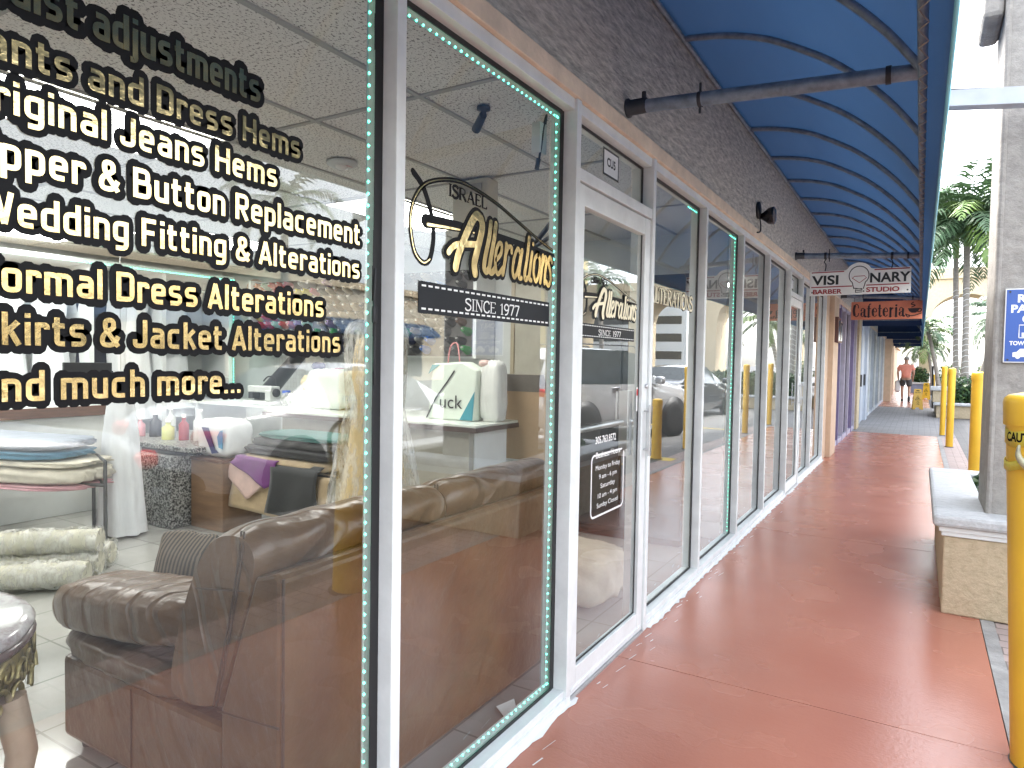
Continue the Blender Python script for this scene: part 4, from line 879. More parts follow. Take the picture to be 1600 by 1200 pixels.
ap.add(vs, [(i*5+j, ((i+1) % n)*5+j, ((i+1) % n)*5+j+1, i*5+j+1) for i in range(n) for j in range(4)], 0, True)
for kk in range(56):
    a = 2*math.pi*kk/56; zc = .58+.045*math.sin(kk*2.4); rc = .385+.012*math.cos(a*4); sgn = 1 if kk % 2 else -1; pts = []
    for q in range(15):
        th = q*.48; rr = .040*(1-q/17); pts.append((-1.1+(rc+.008)*math.cos(a+sgn*(rr*math.cos(th))/.37), .61+(rc+.008)*math.sin(a+sgn*(rr*math.cos(th))/.37), zc+rr*math.sin(th)*1.2))
    ap.tube(pts, [.0085*(1-q/24) for q in range(15)], 6)
    pts = [(-1.1+(rc+.004-.02*q)*math.cos(a+.03*q), .61+(rc+.004-.02*q)*math.sin(a+.03*q), .64-.05*q) for q in range(4)]; ap.tube(pts, [.005, .009, .007, .003], 6)
build('apron', ap, GILT, t)
for a in (0.75, 2.32, 3.9, 5.47):
    c, s = math.cos(a), math.sin(a)
    build('leg', MB().tube([(-1.1+.37*c, .61+.37*s, .55), (-1.1+.40*c, .61+.40*s, .40), (-1.1+.36*c, .61+.36*s, .15), (-1.1+.33*c, .61+.33*s, 0)], [.042, .040, .030, .022], 8), mat('limed_wood', (.36, .27, .19), .4, var=.2), t)

# rolls wrapped in clear plastic on the floor
M_IV = mat('ivory_cloth', (.62, .60, .50), .7, var=.12, vs=5, bs=.3, bscale=12)
rd = ['lowest plastic wrapped cloth roll, nearest the marble table', 'middle plastic wrapped cloth roll of the floor pile', 'plastic wrapped cloth roll against the rack legs', 'topmost plastic wrapped cloth roll of the floor pile']
for k, (dx, dy, z) in enumerate(((0, 0, .085), (-.17, .17, .085), (-.34, .34, .085), (-.17, .17, .235))):
    t = thing('wrapped_roll', rd[k], 'cloth roll', (-3.4+dx, 2.15+dy, 0), group='plastic wrapped rolls on the shop floor')
    a, b = Vector((-4.1+dx, 1.45+dy, z)), Vector((-3.2+dx, 2.27+dy, z+.015)); N_ = 22
    pts = [a.lerp(b, i/(N_-1)) for i in range(N_)]
    build('cloth', MB().tube(pts, [.075*(1+.06*math.sin(i*2.3+k)) for i in range(N_)], 14), M_IV, t)
    fm_ = MB().tube(pts, [.092*(1+.14*math.sin(i*2.9+k*2)) for i in range(N_)], 18); fm_.v = [tuple(np.array(q)+rng.normal(0, .010, 3)) for q in fm_.v]; build('film', fm_, FILM, t, sub=1)

# low metal rack with folded fabrics
M_RACK = mat('grey_tube', (.11, .115, .12), .4, metal=.6, var=.1)
t = thing('fabric_rack', 'low grey metal rack holding folded cream, blue and grey fabrics', 'rack', (-4.7, 2.6, 0))
fx = [(-3.95, 2.78), (-4.5, 2.98), (-5.95, 1.85), (-6.3, 2.2)]
for x, y in fx: build('leg', MB().tube([(x, y, 0), (x, y, .68)], .014, 8), M_RACK, t)
build('rail', MB().tube([(-3.95, 2.78, .50), (-5.95, 1.85, .50)], .014, 8).tube([(-4.5, 2.98, .50), (-6.3, 2.2, .50)], .014, 8).tube([(-3.95, 2.78, .50), (-4.5, 2.98, .50)], .012, 8).tube([(-3.95, 2.78, .68), (-4.5, 2.98, .68)], .012, 8).tube([(-5.95, 1.85, .5), (-6.3, 2.2, .5)], .012, 8), M_RACK, t)
FB = [('pink', (.55, .30, .33), .515, .022), ('cream', (.66, .62, .52), .60, .062), ('ivory', (.60, .56, .46), .69, .026), ('blue', (.09, .22, .32), .755, .036), ('grey', (.15, .18, .22), .83, .042)]
for nm, col, z, h in FB:
    q = MB().sbox((0, 0, 0), (1.0, .26, h), .35, 14, amp=.03, fr=7, seed=z*9); ca, sa = math.cos(R(25)), math.sin(R(25))
    sh = {'grey': .06, 'blue': .06}.get(nm, 0)
    q.v = [(-5.0-sh*2+x*ca-y*sa, 2.38-sh+x*sa+y*ca, z+zz-.03*math.sin(x*2)) for x, y, zz in q.v]
    build('folded_fabric', q, mat(nm+'_fabric', col, .85, var=.15, vs=8, bs=.35, bscale=16, sheen=.2), label='folded %s fabric lying in the pile on the low metal rack' % nm, cat='fabric', group='folded fabrics on the rack')

# white desk with wooden edge at the left, far back
t = thing('desk', 'white fronted service desk with a brown wooden edge far back at left', 'desk', (-5.9, 3.1, 0))
M_WOOD = mat('brown_edge_wood', (.12, .055, .03), .4, var=.3, vs=3, stretch=(1, 1, 8)); M_LAM = mat('pale_laminate', (.58, .60, .58), .4, var=.06)
build('front', MB().box(-6.2, -5.42, 1.2, 3.55, 0, .90), M_LAM, t, bevel=.005); build('top', MB().box(-6.25, -5.40, 1.15, 3.75, .975, 1.0), M_LAM, t, bevel=.004)
build('edge', MB().box(-5.399, -5.385, 1.15, 3.75, .905, .998).box(-6.25, -5.40, 1.16, 3.74, .905, .974), M_WOOD, t)
# closet: white bays with rods, garments and led strip
t = thing('garment_closet', 'white open closet with rods and a green led strip along the back wall', 'closet', (-6.5, 3.5, 0))
M_WLAM = mat('white_laminate', (.70, .72, .72), .5, var=.04)
for y in (.6, 2.2, 3.82, 4.62, 5.50): build('divider', MB().box(-6.74, -6.2, y, y+.05, 0, 2.42), M_WLAM, t)
build('top_shelf', MB().box(-6.74, -6.15, .5, 5.55, 2.421, 2.47), M_WLAM, t)
for a, b in ((.65, 2.2), (2.25, 3.82), (3.87, 4.62), (4.67, 5.5)): build('rod', MB().tube([(-6.45, a, 2.28), (-6.45, b, 2.28)], .014, 8), M_ALU, t)
d = MB()
def ledrow(p, q, n):
    for i in range(n):
        c = Vector(p).lerp(Vector(q), i/(n-1)); d.sbox(tuple(c), (.006, .006, .006), 1, 2)
ledrow((-6.145, .6, 2.43), (-6.145, 5.53, 2.43), 130); ledrow((-6.15, 5.53, 2.40), (-6.15, 5.53, .8), 46)
build('led_bead', d, M_LED, t, kind='stuff'); build('led_tape', MB().tube([(-6.153, .6, 2.43), (-6.153, 5.53, 2.43)], .005, 4), M_TAPE, t)
for k in range(4): build('shelf', MB().box(-6.74, -6.2, 4.671, 5.499, .5+.35*k, .52+.35*k), M_WLAM, t)
M_GARM = mat('white_garment', (.72, .74, .76), .7, var=.08, vs=6, bs=.5, bscale=7, stretch=(1, 3, .5)); M_GARK = mat('navy_garment', (.02, .022, .035), .7, var=.2, bs=.5, bscale=7)
glab = ['white gown hanging leftmost in the closet', 'second white gown on the left closet rod', 'wide white gown on the left rod beside the divider', 'white gown in the middle closet bay beside the divider', 'dark jacket in clear bag in the middle closet bay', 'white blouse hanging in the middle closet bay', 'white veil hanging at the right of the middle bay', 'white bridal skirt in the narrow closet bay']
for k, y in enumerate((2.35, 2.75, 3.15, 3.55, 3.98, 4.2, 4.42, 4.9)):
    dk = k == 4; q = MB(); N_ = 20; vs = []
    for z, rx, ry in ((2.20, .03, .04), (2.14, .07, .15), (2.02, .09, .17), (1.75, .08, .13), (1.5, .10, .16), (1.1, .15, .19), (.75 if not dk else 1.3, .19, .23)):
        for i in range(N_):
            a = 2*math.pi*i/N_; fl = 1+(.12*math.cos(a*7+k) if z < 1.8 else 0); vs.append((-6.43+rx*fl*math.cos(a), y+ry*fl*math.sin(a), z))
    q.add(vs, [(r_*N_+i, r_*N_+(i+1) % N_, (r_+1)*N_+(i+1) % N_, (r_+1)*N_+i) for r_ in range(6) for i in range(N_)], 0, True)
    t = thing('hanging_garment', glab[k], 'garment', (-6.43, y, .7), group='garments hanging in the closet')
    build('cloth', q, M_GARK if dk else M_GARM, t)
    build('hanger', MB().tube(catmull([(-6.43, y-.15, 2.15), (-6.43, y, 2.215), (-6.43, y+.15, 2.15)], 4), .006, 6).tube(catmull([(-6.43, y, 2.215), (-6.43, y, 2.25), (-6.43, y+.02, 2.285), (-6.45, y, 2.30)], 4), .003, 5), M_ALU, t)
# speckled stand, wooden box and tote
def m_granite():
    m, t_, p = newmat('speckled_laminate'); n = noise(t_, ncoord(t_), 62, 3, .7); t_.links.new(ramp(t_, n, [(.42, (.02, .02, .02)), (.5, (.17, .17, .165)), (.58, (.42, .42, .40))]), p.inputs['Base Color']); p.inputs['Roughness'].default_value = .35; return m
GRA = m_granite()
t = thing('speckled_stand', 'black and white speckled stand beside the brown wooden box', 'stand', (-4.5, 3.7, 0))
build('body', MB().box(-4.75, -4.15, 3.42, 4.1, 0, .62), GRA, t, bevel=.01); build('top', MB().box(-5.3, -3.98, 3.50, 4.35, .655, .70), GRA, t, bevel=.01); build('neck', MB().box(-4.7, -4.2, 3.5, 4.05, .621, .654), M_DARK, t)
t = thing('wooden_box', 'brown wooden box on the tile floor under the white tote bag', 'box', (-3.9, 3.78, 0))
build('body', MB().box(-4.13, -3.70, 3.60, 4.0, 0, .58), mat('box_wood', (.20, .12, .07), .5, var=.3, vs=2.5, stretch=(1, 1, 6)), t, bevel=.006); build('lid', MB().box(-4.135, -3.695, 3.595, 4.005, .582, .61), M_WOOD, t, bevel=.005)
t = thing('tote_bag', 'white plastic tote with dark blue and light blue shapes on the wooden box', 'bag', (-3.95, 3.78, .61))
q = MB().sbox((-3.93, 3.79, .775), (.225, .15, .165), .42, 12, amp=.025); build('bag', q, mat('white_bag', (.66, .68, .69), .4, var=.06, bs=.4, bscale=9), t)
fb = facefn(3.632)
build('blue_print', MB().prism([(-4.02, .87), (-3.93, .87), (-3.84, .69), (-3.79, .665), (-3.88, .65)], fb, 0, .004), mat('navy_print', (.03, .045, .14), .5, var=.1), t)
build('light_print', MB().prism([(-3.81, .80), (-3.775, .85), (-3.74, .86), (-3.74, .70), (-3.79, .71)], fb, 0, .004), mat('sky_print', (.08, .30, .50), .5, var=.1), t)
# counters
t = thing('cutting_counter', 'long pale cutting counter with dark brown edge running across the shop', 'counter', (-3.0, 4.9, 0))
M_CTOP = mat('pale_green_top', (.62, .66, .60), .3, var=.05)
build('body', MB().box(-4.1, -1.86, 4.56, 5.3, 0, .905), mat('putty_panel', (.36, .345, .295), .5, var=.08), t, bevel=.004)
build('side_panel', MB().box(-1.855, -1.845, 4.62, 5.2, .08, .90), M_WLAM, t)
build('top', MB().box(-4.25, -1.73, 4.46, 5.42, .945, .965), M_CTOP, t, bevel=.003); build('edge', MB().box(-4.26, -1.72, 4.45, 5.43, .906, .944), mat('dark_brown_edge', (.05, .026, .018), .35, var=.2), t)
# cloth heap rack in front of the counter
t = thing('folding_rack', 'black legged folding rack heaped with draped fabrics before the counter', 'rack', (-3.2, 3.95, 0))
for x, y in ((-3.74, 3.75), (-3.42, 4.12), (-2.6, 3.75), (-2.6, 4.12)): build('leg', MB().tube([(x, y, 0), (x, y, .55)], .012, 8), M_BLACK, t)
build('deck', MB().box(-3.75, -2.55, 3.72, 4.15, .55, .575), M_BLACK, t, bevel=.004); build('clamp', MB().box(-3.755, -3.70, 3.735, 3.765, .38, .40), M_BLACK, t)
def fold(nm, c, h, col, e, seed, lb, sub=.03):
    q = MB().sbox(c, h, e, 12, amp=sub, fr=6, seed=seed); build('draped_fabric', q, mat(nm, col, .8, var=.18, vs=9, bs=.4, bscale=18, sheen=.2), label=lb, cat='fabric', group='fabrics heaped on the folding rack')
fold('gold_lace', (-3.14, 3.90, .625), (.52, .22, .045), (.42, .32, .20), .4, 1, 'gold lace fabric lying lowest on the folding rack')
fold('black_cloth', (-3.08, 3.92, .71), (.55, .22, .04), (.02, .02, .021), .4, 2, 'black folded fabric lying under the teal one on the folding rack')
fold('charcoal_cloth', (-3.04, 3.92, .78), (.52, .2, .035), (.035, .035, .034), .4, 3, 'charcoal folded fabric directly under the teal cloth')
fold('teal_cloth', (-3.0, 3.92, .838), (.48, .2, .028), (.01, .10, .085), .5, 4, 'teal folded fabric on top of the heap')
def drape(nm, col, x0, x1, z0, z1, pts, lb, dep=3.70, wave=.012):
    n, mrows = 14, 10; vs = []
    for i in range(n+1):
        u = i/n
        for j in range(mrows+1):
            v = j/mrows; zlo = np.interp(u, [p[0] for p in pts], [p[1] for p in pts]); z = z1+(zlo-z1)*v
            vs.append((x0+(x1-x0)*u+.02*math.sin(v*4+u*3), dep-.010*v*3-wave*math.sin(u*9+v*2)*v-(.0 if v > .05 else -.06), z))
    q = MB().add(vs, [(i*(mrows+1)+j, (i+1)*(mrows+1)+j, (i+1)*(mrows+1)+j+1, i*(mrows+1)+j+1) for i in range(n) for j in range(mrows)], 0, True)
    build('draped_fabric', q, mat(nm, col, .7, var=.15, vs=9, bs=.2, bscale=25, sheen=.2), solid=.006, label=lb, cat='fabric', group='fabrics heaped on the folding rack')
drape('blush_satin', (.60, .42, .37), -3.78, -3.2, .3, .60, [(0, .56), (.25, .42), (.6, .30), (1, .50)], 'blush satin hanging at the corner of the folding rack', 3.685)
drape('tan_lace', (.48, .36, .22), -3.70, -2.55, .2, .58, [(0, .22), (.3, .20), (.6, .19), (1, .30)], 'tan lace fabric hanging lowest in front of the rack', 3.70)
drape('purple_chiffon', (.14, .03, .16), -3.62, -3.1, .4, .66, [(0, .60), (.2, .55), (.5, .50), (.8, .42), (1, .5)], 'purple chiffon draped over the rack edge', 3.665)
drape('black_drape', (.02, .022, .023), -3.17, -2.62, .2, .64, [(0, .24), (.5, .22), (.9, .21), (1, .30)], 'black cloth hanging in front of the folding rack', 3.65)
# dress form in a plastic cover
t = thing('dress_form', 'yellow gown on a dress form under a clear plastic cover', 'dress form', (-1.46, 3.0, 0))
GD = mat('yellow_gown', (.72, .56, .30), .6, var=.2, vs=4, bs=.6, bscale=8, stretch=(1, 1, .3), sheen=.3)
def body(prof, flute, cx=-1.46, cy=3.0, N_=32):
    vs = [];
    for z, rx, ry in prof:
        for i in range(N_):
            a = 2*math.pi*i/N_; fl = 1+flute*math.cos(a*8+z*3)*(1 if z < 1.15 else .25); vs.append((cx+rx*fl*math.cos(a), cy+ry*fl*math.sin(a), z))
    return MB().add(vs, [(r_*N_+i, r_*N_+(i+1) % N_, (r_+1)*N_+(i+1) % N_, (r_+1)*N_+i) for r_ in range(len(prof)-1) for i in range(N_)], 0, True)
build('gown', body([(1.62, .05, .05), (1.60, .13, .09), (1.5, .15, .10), (1.38, .155, .115), (1.22, .115, .095), (1.1, .15, .12), (.9, .17, .15), (.6, .21, .19), (.3, .26, .24), (.12, .29, .27)], .05), GD, t)
build('neck', MB().lathe([(.05, 1.60), (.045, 1.68), (.0, 1.69)], (-1.46, 3.0, 0), 14), mat('cream_cover', (.55, .5, .4), .7, var=.1), t)
build('plastic_cover', body([(1.72, .10, .06), (1.70, .19, .11), (1.64, .225, .135), (1.4, .21, .15), (1.2, .19, .15), (1.0, .23, .19), (.6, .29, .26), (.3, .33, .3), (.2, .34, .31)], .06), FILM, t)
build('stand', MB().tube([(-1.46, 3.0, .03), (-1.46, 3.0, .2)], .016, 8).lathe([(.16, .0), (.15, .02), (.03, .04)], (-1.46, 3.0, 0), 20), M_BLACK, t)
# thread wall
t = thing('thread_rack', 'wide wall rack of coloured thread cones above the wire panel', 'rack', (-4.1, 5.6, 1.5))
build('board', MB().box(-5.72, -2.45, 5.56, 5.60, 1.52, 2.38), mat('dark_grey_board', (.13, .125, .12), .8, var=.2), t); build('side', MB().box(-5.76, -5.72, 5.45, 5.78, 1.5, 2.4).box(-2.45, -2.41, 5.45, 5.78, 1.5, 2.4).box(-5.72, -2.45, 5.601, 5.78, 1.5, 1.53), M_WLAM, t)  # plain dark grey board behind the cones
CLS = [('red', (.45, .03, .03)), ('orange', (.55, .15, .03)), ('pink', (.55, .2, .25)), ('pale green', (.3, .48, .36)), ('yellow', (.60, .50, .08)), ('grey', (.17, .17, .17)), ('beige', (.38, .31, .23)), ('navy', (.02, .03, .09)), ('blue', (.02, .10, .36)), ('green', (.04, .25, .07)), ('black', (.02, .02, .02)), ('white', (.62, .62, .62)), ('brown', (.12, .065, .04)), ('lilac', (.3, .22, .38))]
zone = {0: [0, 0, 1, 3, 4, 2], 1: [2, 3, 4, 11, 2, 13], 2: [2, 11, 6, 5, 13, 6], 3: [6, 5, 6, 12, 5], 4: [7, 10, 12, 5, 7, 6], 5: [5, 10, 5, 6, 12], 6: [5, 10, 6, 8, 5], 7: [12, 5, 9, 10]}
proto = {}
for r_ in range(9):
    for c_ in range(25):
        x = -5.64+c_*.128+(.06 if r_ % 2 else 0); z = 2.31-r_*.092
        if x > -2.52: continue
        zn = min(7, int(c_/3.2)); ci = random.choice(zone[zn])
        if r_ >= 6: ci = random.choice([7, 10, 8, 5, 7, 0, 6, 9, 10, 5])
        if random.random() < .08: continue
        nm, col = CLS[ci]
        if ci not in proto:
            q = MB().tube([(0, .0, 0), (0, -.012, .004), (0, -.11, .03)], [.044, .046, .026], 10)
            q.lathe([(.010, -.125), (.010, -.105), (.004, -.105)], (0, 0, .034), 8, axis='y', mi=1)
            o = build('thread_cone', q, [mat(nm+'_thread', tuple(c_*.8 for c_ in col), .65, var=.1, vs=60), M_TGRID], local=True, label='%s thread cone among the %s ones on the wall rack' % (nm, nm), cat='thread', group='thread cones on the wall rack'); proto[ci] = o; o.location = (x, 5.557, z)
        else:
            o = proto[ci].copy(); COL.objects.link(o); o.location = (x, 5.557, z)
# wire panel, clock, poster
t = thing('wire_panel', 'white wire grid panel on the wall below the thread cones', 'wire panel', (-4.7, 5.7, .97))
wp = MB()
for k in range(38): wp.box(-5.6+k*.05, -5.597+k*.05, 5.70, 5.704, .97, 1.47)
for k in range(11): wp.box(-5.6, -3.75, 5.705, 5.709, .97+k*.05, .973+k*.05)
build('wires', wp, mat('white_wire', (.5, .5, .5), .5, var=0), t)
for k, (x, z, col, nm, sc_) in enumerate(((-4.75, 1.38, (.03, .03, .10), 'navy', 1), (-4.42, 1.33, (.20, .03, .06), 'maroon', .8), (-4.35, 1.20, (.62, .5, .08), 'yellow', .7))):
    build('pin_cushion', MB().sbox((x, 5.64, z), (.10*sc_, .04, .05*sc_), .8, 6, amp=.08), mat(nm+'_felt', col, .8, var=.1), label='%s felt pouch hung on the wire grid panel' % nm, cat='pouch')
t = thing('wall_clock', 'round copper rimmed wall clock left of the thread cones', 'clock', (-6.0, 5.75, 2.2))
build('rim', MB().lathe([(.14, 0), (.17, -.02), (.165, -.05), (.135, -.05), (.135, -.02)], (-6.03, 5.79, 2.30), 28, axis='y'), mat('copper', (.45, .27, .2), .35, metal=.7, var=.1), t)
build('face', MB().lathe([(.136, -.018), (.0, -.022)], (-6.03, 5.79, 2.30), 28, axis='y'), mat('clock_face', (.66, .68, .64), .5, var=.03), t)
build('hands', MB().tube([(-6.03, 5.76, 2.30), (-5.95, 5.76, 2.33)], .006, 5).tube([(-6.03, 5.76, 2.30), (-6.10, 5.76, 2.38)], .005, 5), M_BLACK, t)
t = thing('framed_poster', 'large beige framed board on the wall behind the side window', 'picture frame', (-1.85, 5.75, .8))
build('frame', MB().box(-2.2, -1.5, 5.745, 5.78, .95, .99).box(-2.2, -1.5, 5.745, 5.78, 2.26, 2.30).box(-2.2, -2.16, 5.745, 5.78, .99, 2.26).box(-1.54, -1.5, 5.745, 5.78, .99, 2.26), mat('oak_frame', (.40, .34, .24), .5, var=.12), t, bevel=.004)
build('sheet', MB().box(-2.16, -1.54, 5.765, 5.775, .99, 2.26), mat('linen_sheet', (.44, .42, .35), .8, var=.08), t)
# things on the counters
def item(nm, lb, cat_, parts, group=None):
    lo = np.array([v for p in parts for v in p[1].v]); t = thing(nm, lb, cat_, tuple(lo.mean(0)[:2])+(lo[:, 2].min(),), group=group)
    for p in parts: build(p[0], p[1], p[2], t, **(p[3] if len(p) > 3 else {}))
    return t
q = MB().tube([(-5.15, 5.15, .99), (-4.62, 5.25, 1.52)], [.10, .075], 14); build('vinyl_roll', q, mat('black_plastic', (.015, .015, .016), .3, var=.2, bs=.3, bscale=12), label='black plastic wrapped roll leaning at the left end of the counter', cat='roll')
sm = MB().box(-4.98, -4.55, 4.78, 4.96, .967, 1.01).box(-4.66, -4.57, 4.80, 4.94, 1.01, 1.13).box(-4.95, -4.57, 4.81, 4.93, 1.10, 1.17)
t = thing('display_shelf', 'small side shelf continuing the counter at its left end', 'shelf', (-4.9, 5.1, 0)); build('top', MB().box(-5.9, -4.27, 4.75, 5.5, .94, .963), M_CTOP, t, bevel=.003); build('leg', MB().box(-5.85, -5.8, 4.8, 5.45, 0, .939).box(-4.4, -4.35, 4.8, 5.45, 0, .939), M_WLAM, t)
item('sewing_machine', 'pale sewing machine at the left end of the counter', 'sewing machine', [('body', sm, M_LAM, dict(bevel=.012)), ('hand_wheel', MB().lathe([(.045, 0), (.045, .02), (.0, .022)], (-4.569, 4.87, 1.10), 16, axis='x'), M_BLACK), ('needle_head', MB().box(-4.95, -4.88, 4.82, 4.92, 1.03, 1.10), M_DARK, dict(bevel=.006)), ('lamp', MB().tube(catmull([(-4.6, 4.9, 1.13), (-4.62, 4.9, 1.25), (-4.7, 4.88, 1.27), (-4.75, 4.86, 1.22)], 5), .008, 6), M_BLACK)])
item('spool_holder', 'small blue topped jar beside the sewing machine', 'jar', [('jar', MB().lathe([(.04, .967), (.04, 1.07), (.03, 1.08)], (-4.44, 4.9, 0), 14), mat('jar_plastic', (.4, .42, .4), .3, var=.2)), ('lid', MB().lathe([(.042, 1.081), (.042, 1.13), (.0, 1.132)], (-4.44, 4.9, 0), 14), mat('blue_lid', (.02, .08, .42), .4, var=.1))])
item('garment_bag', 'folded white garment bag standing on the counter behind the gown', 'bag', [('bag', MB().sbox((-3.82, 4.95, 1.165), (.27, .14, .20), .4, 12, amp=.035, fr=4), mat('white_cover', (.64, .68, .62), .5, var=.06, bs=.4, bscale=6)), ('bunched_top', MB().sbox((-4.12, 4.93, 1.22), (.10, .07, .08), .8, 8, amp=.12, fr=8), mat('ivory_top', (.6, .52, .35), .6, var=.1))])
item('clutter_bag', 'clear bag of sewing odds beside the white garment bag', 'bag', [('contents', MB().sbox((-4.25, 4.85, 1.03), (.12, .09, .06), .7, 8, amp=.1, fr=8), mat('grey_mixed', (.25, .27, .25), .5, var=.6, vs=20)), ('film', MB().sbox((-4.25, 4.85, 1.045), (.15, .11, .08), .7, 8, amp=.08, fr=5), FILM)])
fb2 = facefn(4.70)
bg_ = thing('shopping_bag', 'pale shopping bag with a teal corner and black lettering on the counter', 'bag', (-2.1, 4.8, .967))
build('bag', MB().prism([(-2.42, .967), (-1.93, .967), (-1.90, 1.40), (-2.05, 1.47), (-2.36, 1.45)], lambda u, v, d: (u, 4.72+d, v), 0, .16), mat('pale_green_bag', (.60, .66, .58), .5, var=.05, bs=.3, bscale=6), bg_, bevel=.015)
build('teal_print', MB().prism([(-2.07, .975), (-1.94, .975), (-1.92, 1.22)], lambda u, v, d: (u, 4.716+d, v), -.002, .003).prism([(-2.41, 1.36), (-2.37, 1.44), (-2.28, 1.445)], lambda u, v, d: (u, 4.716+d, v), -.002, .003), mat('teal_print', (.02, .22, .28), .5, var=.1), bg_)
mb = MB(); text_into(mb, 'uck', lambda u, v, d: (u, 4.712-d, v), -2.28, 1.07, width=.24, cap=.12, offset=.0, thick=.01); stroke(mb, [(-2.42, .98), (-2.33, 1.14), (-2.20, 1.30), (-2.13, 1.39)], .014, lambda u, v, d: (u, 4.713-d, v), 0)
build('lettering', mb, M_BLACK, bg_)
build('handle', MB().tube(catmull([(-2.22, 4.74, 1.44), (-2.19, 4.74, 1.60), (-2.12, 4.74, 1.62), (-2.09, 4.74, 1.44)], 5), .006, 6), mat('pink_cord', (.6, .25, .25), .6, var=.1), bg_)
item('plastic_bag', 'white plastic bag standing at the right of the shopping bag', 'bag', [('bag', MB().sbox((-1.82, 4.86, 1.22), (.10, .09, .26), .45, 12, amp=.04, fr=5), mat('white_poly', (.62, .63, .60), .35, var=.06, bs=.5, bscale=8)), ('tie', MB().sbox((-1.88, 4.80, 1.46), (.05, .03, .03), .9, 5, amp=.1), mat('pink_tie', (.6, .42, .38), .6, var=.1))])
CB = mat('cardboard', (.36, .25, .15), .8, var=.08)
for k, (x0, x1, y0_, y1_, z0, z1, lb) in enumerate(((-2.2, -1.95, 5.1, 5.38, .967, 1.16, 'low brown cardboard box at the right end of the counter'), (-1.86, -1.42, 5.12, 5.55, .62, 1.22, 'large cardboard box standing behind the counter end'))):
    t = thing('cardboard_box', lb, 'box', ((x0+x1)/2, (y0_+y1_)/2, z0)); build('body', MB().box(x0, x1, y0_, y1_, z0, z1), CB, t, bevel=.004)
    build('flap', MB().add([(x0, y0_, z1), (x1, y0_, z1), (x1-.02, y0_-.08, z1+.15), (x0+.02, y0_-.08, z1+.15)], [(0, 1, 2, 3)]), mat('grey_flap', (.22, .2, .18), .8, var=.1), t, solid=.006)
t = thing('storage_cabinet', 'low grey cabinet behind the counter end holding the large carton', 'cabinet', (-1.4, 5.3, 0)); build('body', MB().box(-1.845, -1.3, 5.44, 5.76, 0, .60), M_DARK, t, bevel=.006); build('top', MB().box(-1.86, -1.28, 5.12, 5.77, .601, .619), M_LAM, t); build('label_card', MB().box(-1.6, -1.4, 5.43, 5.439, .36, .5), M_WVIN, t)
# bottles and small goods on the speckled stand
cols = [((.62, .3, .33), 'pink'), ((.02, .02, .025), 'black'), ((.5, .52, .5), 'grey'), ((.55, .56, .2), 'yellow'), ((.30, .02, .03), 'dark red'), ((.66, .68, .66), 'white')]
for k, (c, nm) in enumerate(cols):
    x, y = -5.15+k*.15, 3.75+.06*(k % 3); h = .16+.05*((k*7) % 3); r_ = .045+.01*(k % 2)
    item('bottle', '%s bottle standing on the speckled stand behind the tote' % nm, 'bottle', [('body', MB().lathe([(r_, .701), (r_, .70+h*.7), (r_*.4, .70+h*.85), (r_*.4, .70+h)], (x, y, 0), 14), mat(nm+'_bottle', c, .3, var=.1)), ('cap', MB().lathe([(r_*.45, .701+h), (r_*.45, .73+h), (.0, .731+h)], (x, y, 0), 10), M_WVIN)], group='bottles on the speckled stand')
item('office_monitor', 'black monitor standing on the white service desk', 'monitor', [('screen', MB().box(-5.62, -5.58, 3.28, 3.72, 1.08, 1.40), M_BLACK, dict(bevel=.006)), ('stand', MB().box(-5.65, -5.6, 3.46, 3.54, 1.001, 1.1).box(-5.72, -5.5, 3.4, 3.6, 1.001, 1.012), M_BLACK)])
# pouf by the door and sheer hanging wrap
item('floor_pouf', 'beige cloth pouf on the tiles just inside the glass door', 'pouf', [('cushion', MB().sbox((-.62, 3.9, .16), (.36, .34, .16), .6, 12, amp=.05, fr=5), mat('beige_pouf', (.5, .45, .36), .8, var=.15, bs=.4, bscale=12))])
item('white_drape', 'long white sheer drape hanging beside the speckled stand', 'drape', [('cloth', body([(1.35, .05, .05), (1.2, .10, .08), (.8, .16, .12), (.3, .19, .15), (.02, .21, .17)], .10, -4.35, 3.12), M_GARM), ('hook', MB().tube([(-4.35, 3.12, 1.35), (-4.35, 3.12, 2.597)], .004, 5), M_ALU)])
# small things on the floor near the sill
build('paper_scrap', MB().add([(-.16, 2.38, .004), (-.14, 2.45, .006), (-.18, 2.49, .03), (-.22, 2.41, .02)], [(0, 1, 2, 3)]), M_WVIN, solid=.002, label='crumpled white paper scrap on the floor behind the second window', cat='paper')

# ------------------------------------------------------------------ neighbouring shop interiors (simple rooms behind their glass)
build('barber_floor', MB().box(-5, -.13, YW+.06, 11.9, -.1, -.001), mat('grey_floor_tile', (.32, .32, .31), .2, var=.1), kind='structure')
build('barber_ceiling', MB().box(-5, -.13, YW+.06, 17.6, 2.606, 2.68), M_CEIL, kind='structure')
build('barber_wall', MB().box(-5.05, -5, YW+.06, 40, -.1, 2.68).box(-5, -.13, 11.9, 11.95, -.1, 2.605), M_CREAMW, kind='structure')
for k, (x, y, lb) in enumerate(((-1.4, 7.2, 'lit strip light on the barber ceiling nearest the alterations shop'), (-1.4, 9.4, 'lit strip light on the barber ceiling nearer the peach pier'))):
    t = thing('strip_light', lb, 'ceiling light', (x, y, 2.5)); build('tube', MB().box(x-.6, x+.6, y-.05, y+.05, 2.53, 2.57), M_PANEL, t); build('housing', MB().box(x-.62, x+.62, y-.08, y+.08, 2.572, 2.604), M_TGRID, t)
item('barber_counter', 'dark counter with a white top inside the barber shop', 'counter', [('body', MB().box(-2.6, -2.0, 6.3, 10.5, 0, .9), M_DARK, dict(bevel=.01)), ('top', MB().box(-2.65, -1.95, 6.25, 10.55, .901, .94), M_WLAM, dict(bevel=.004))])
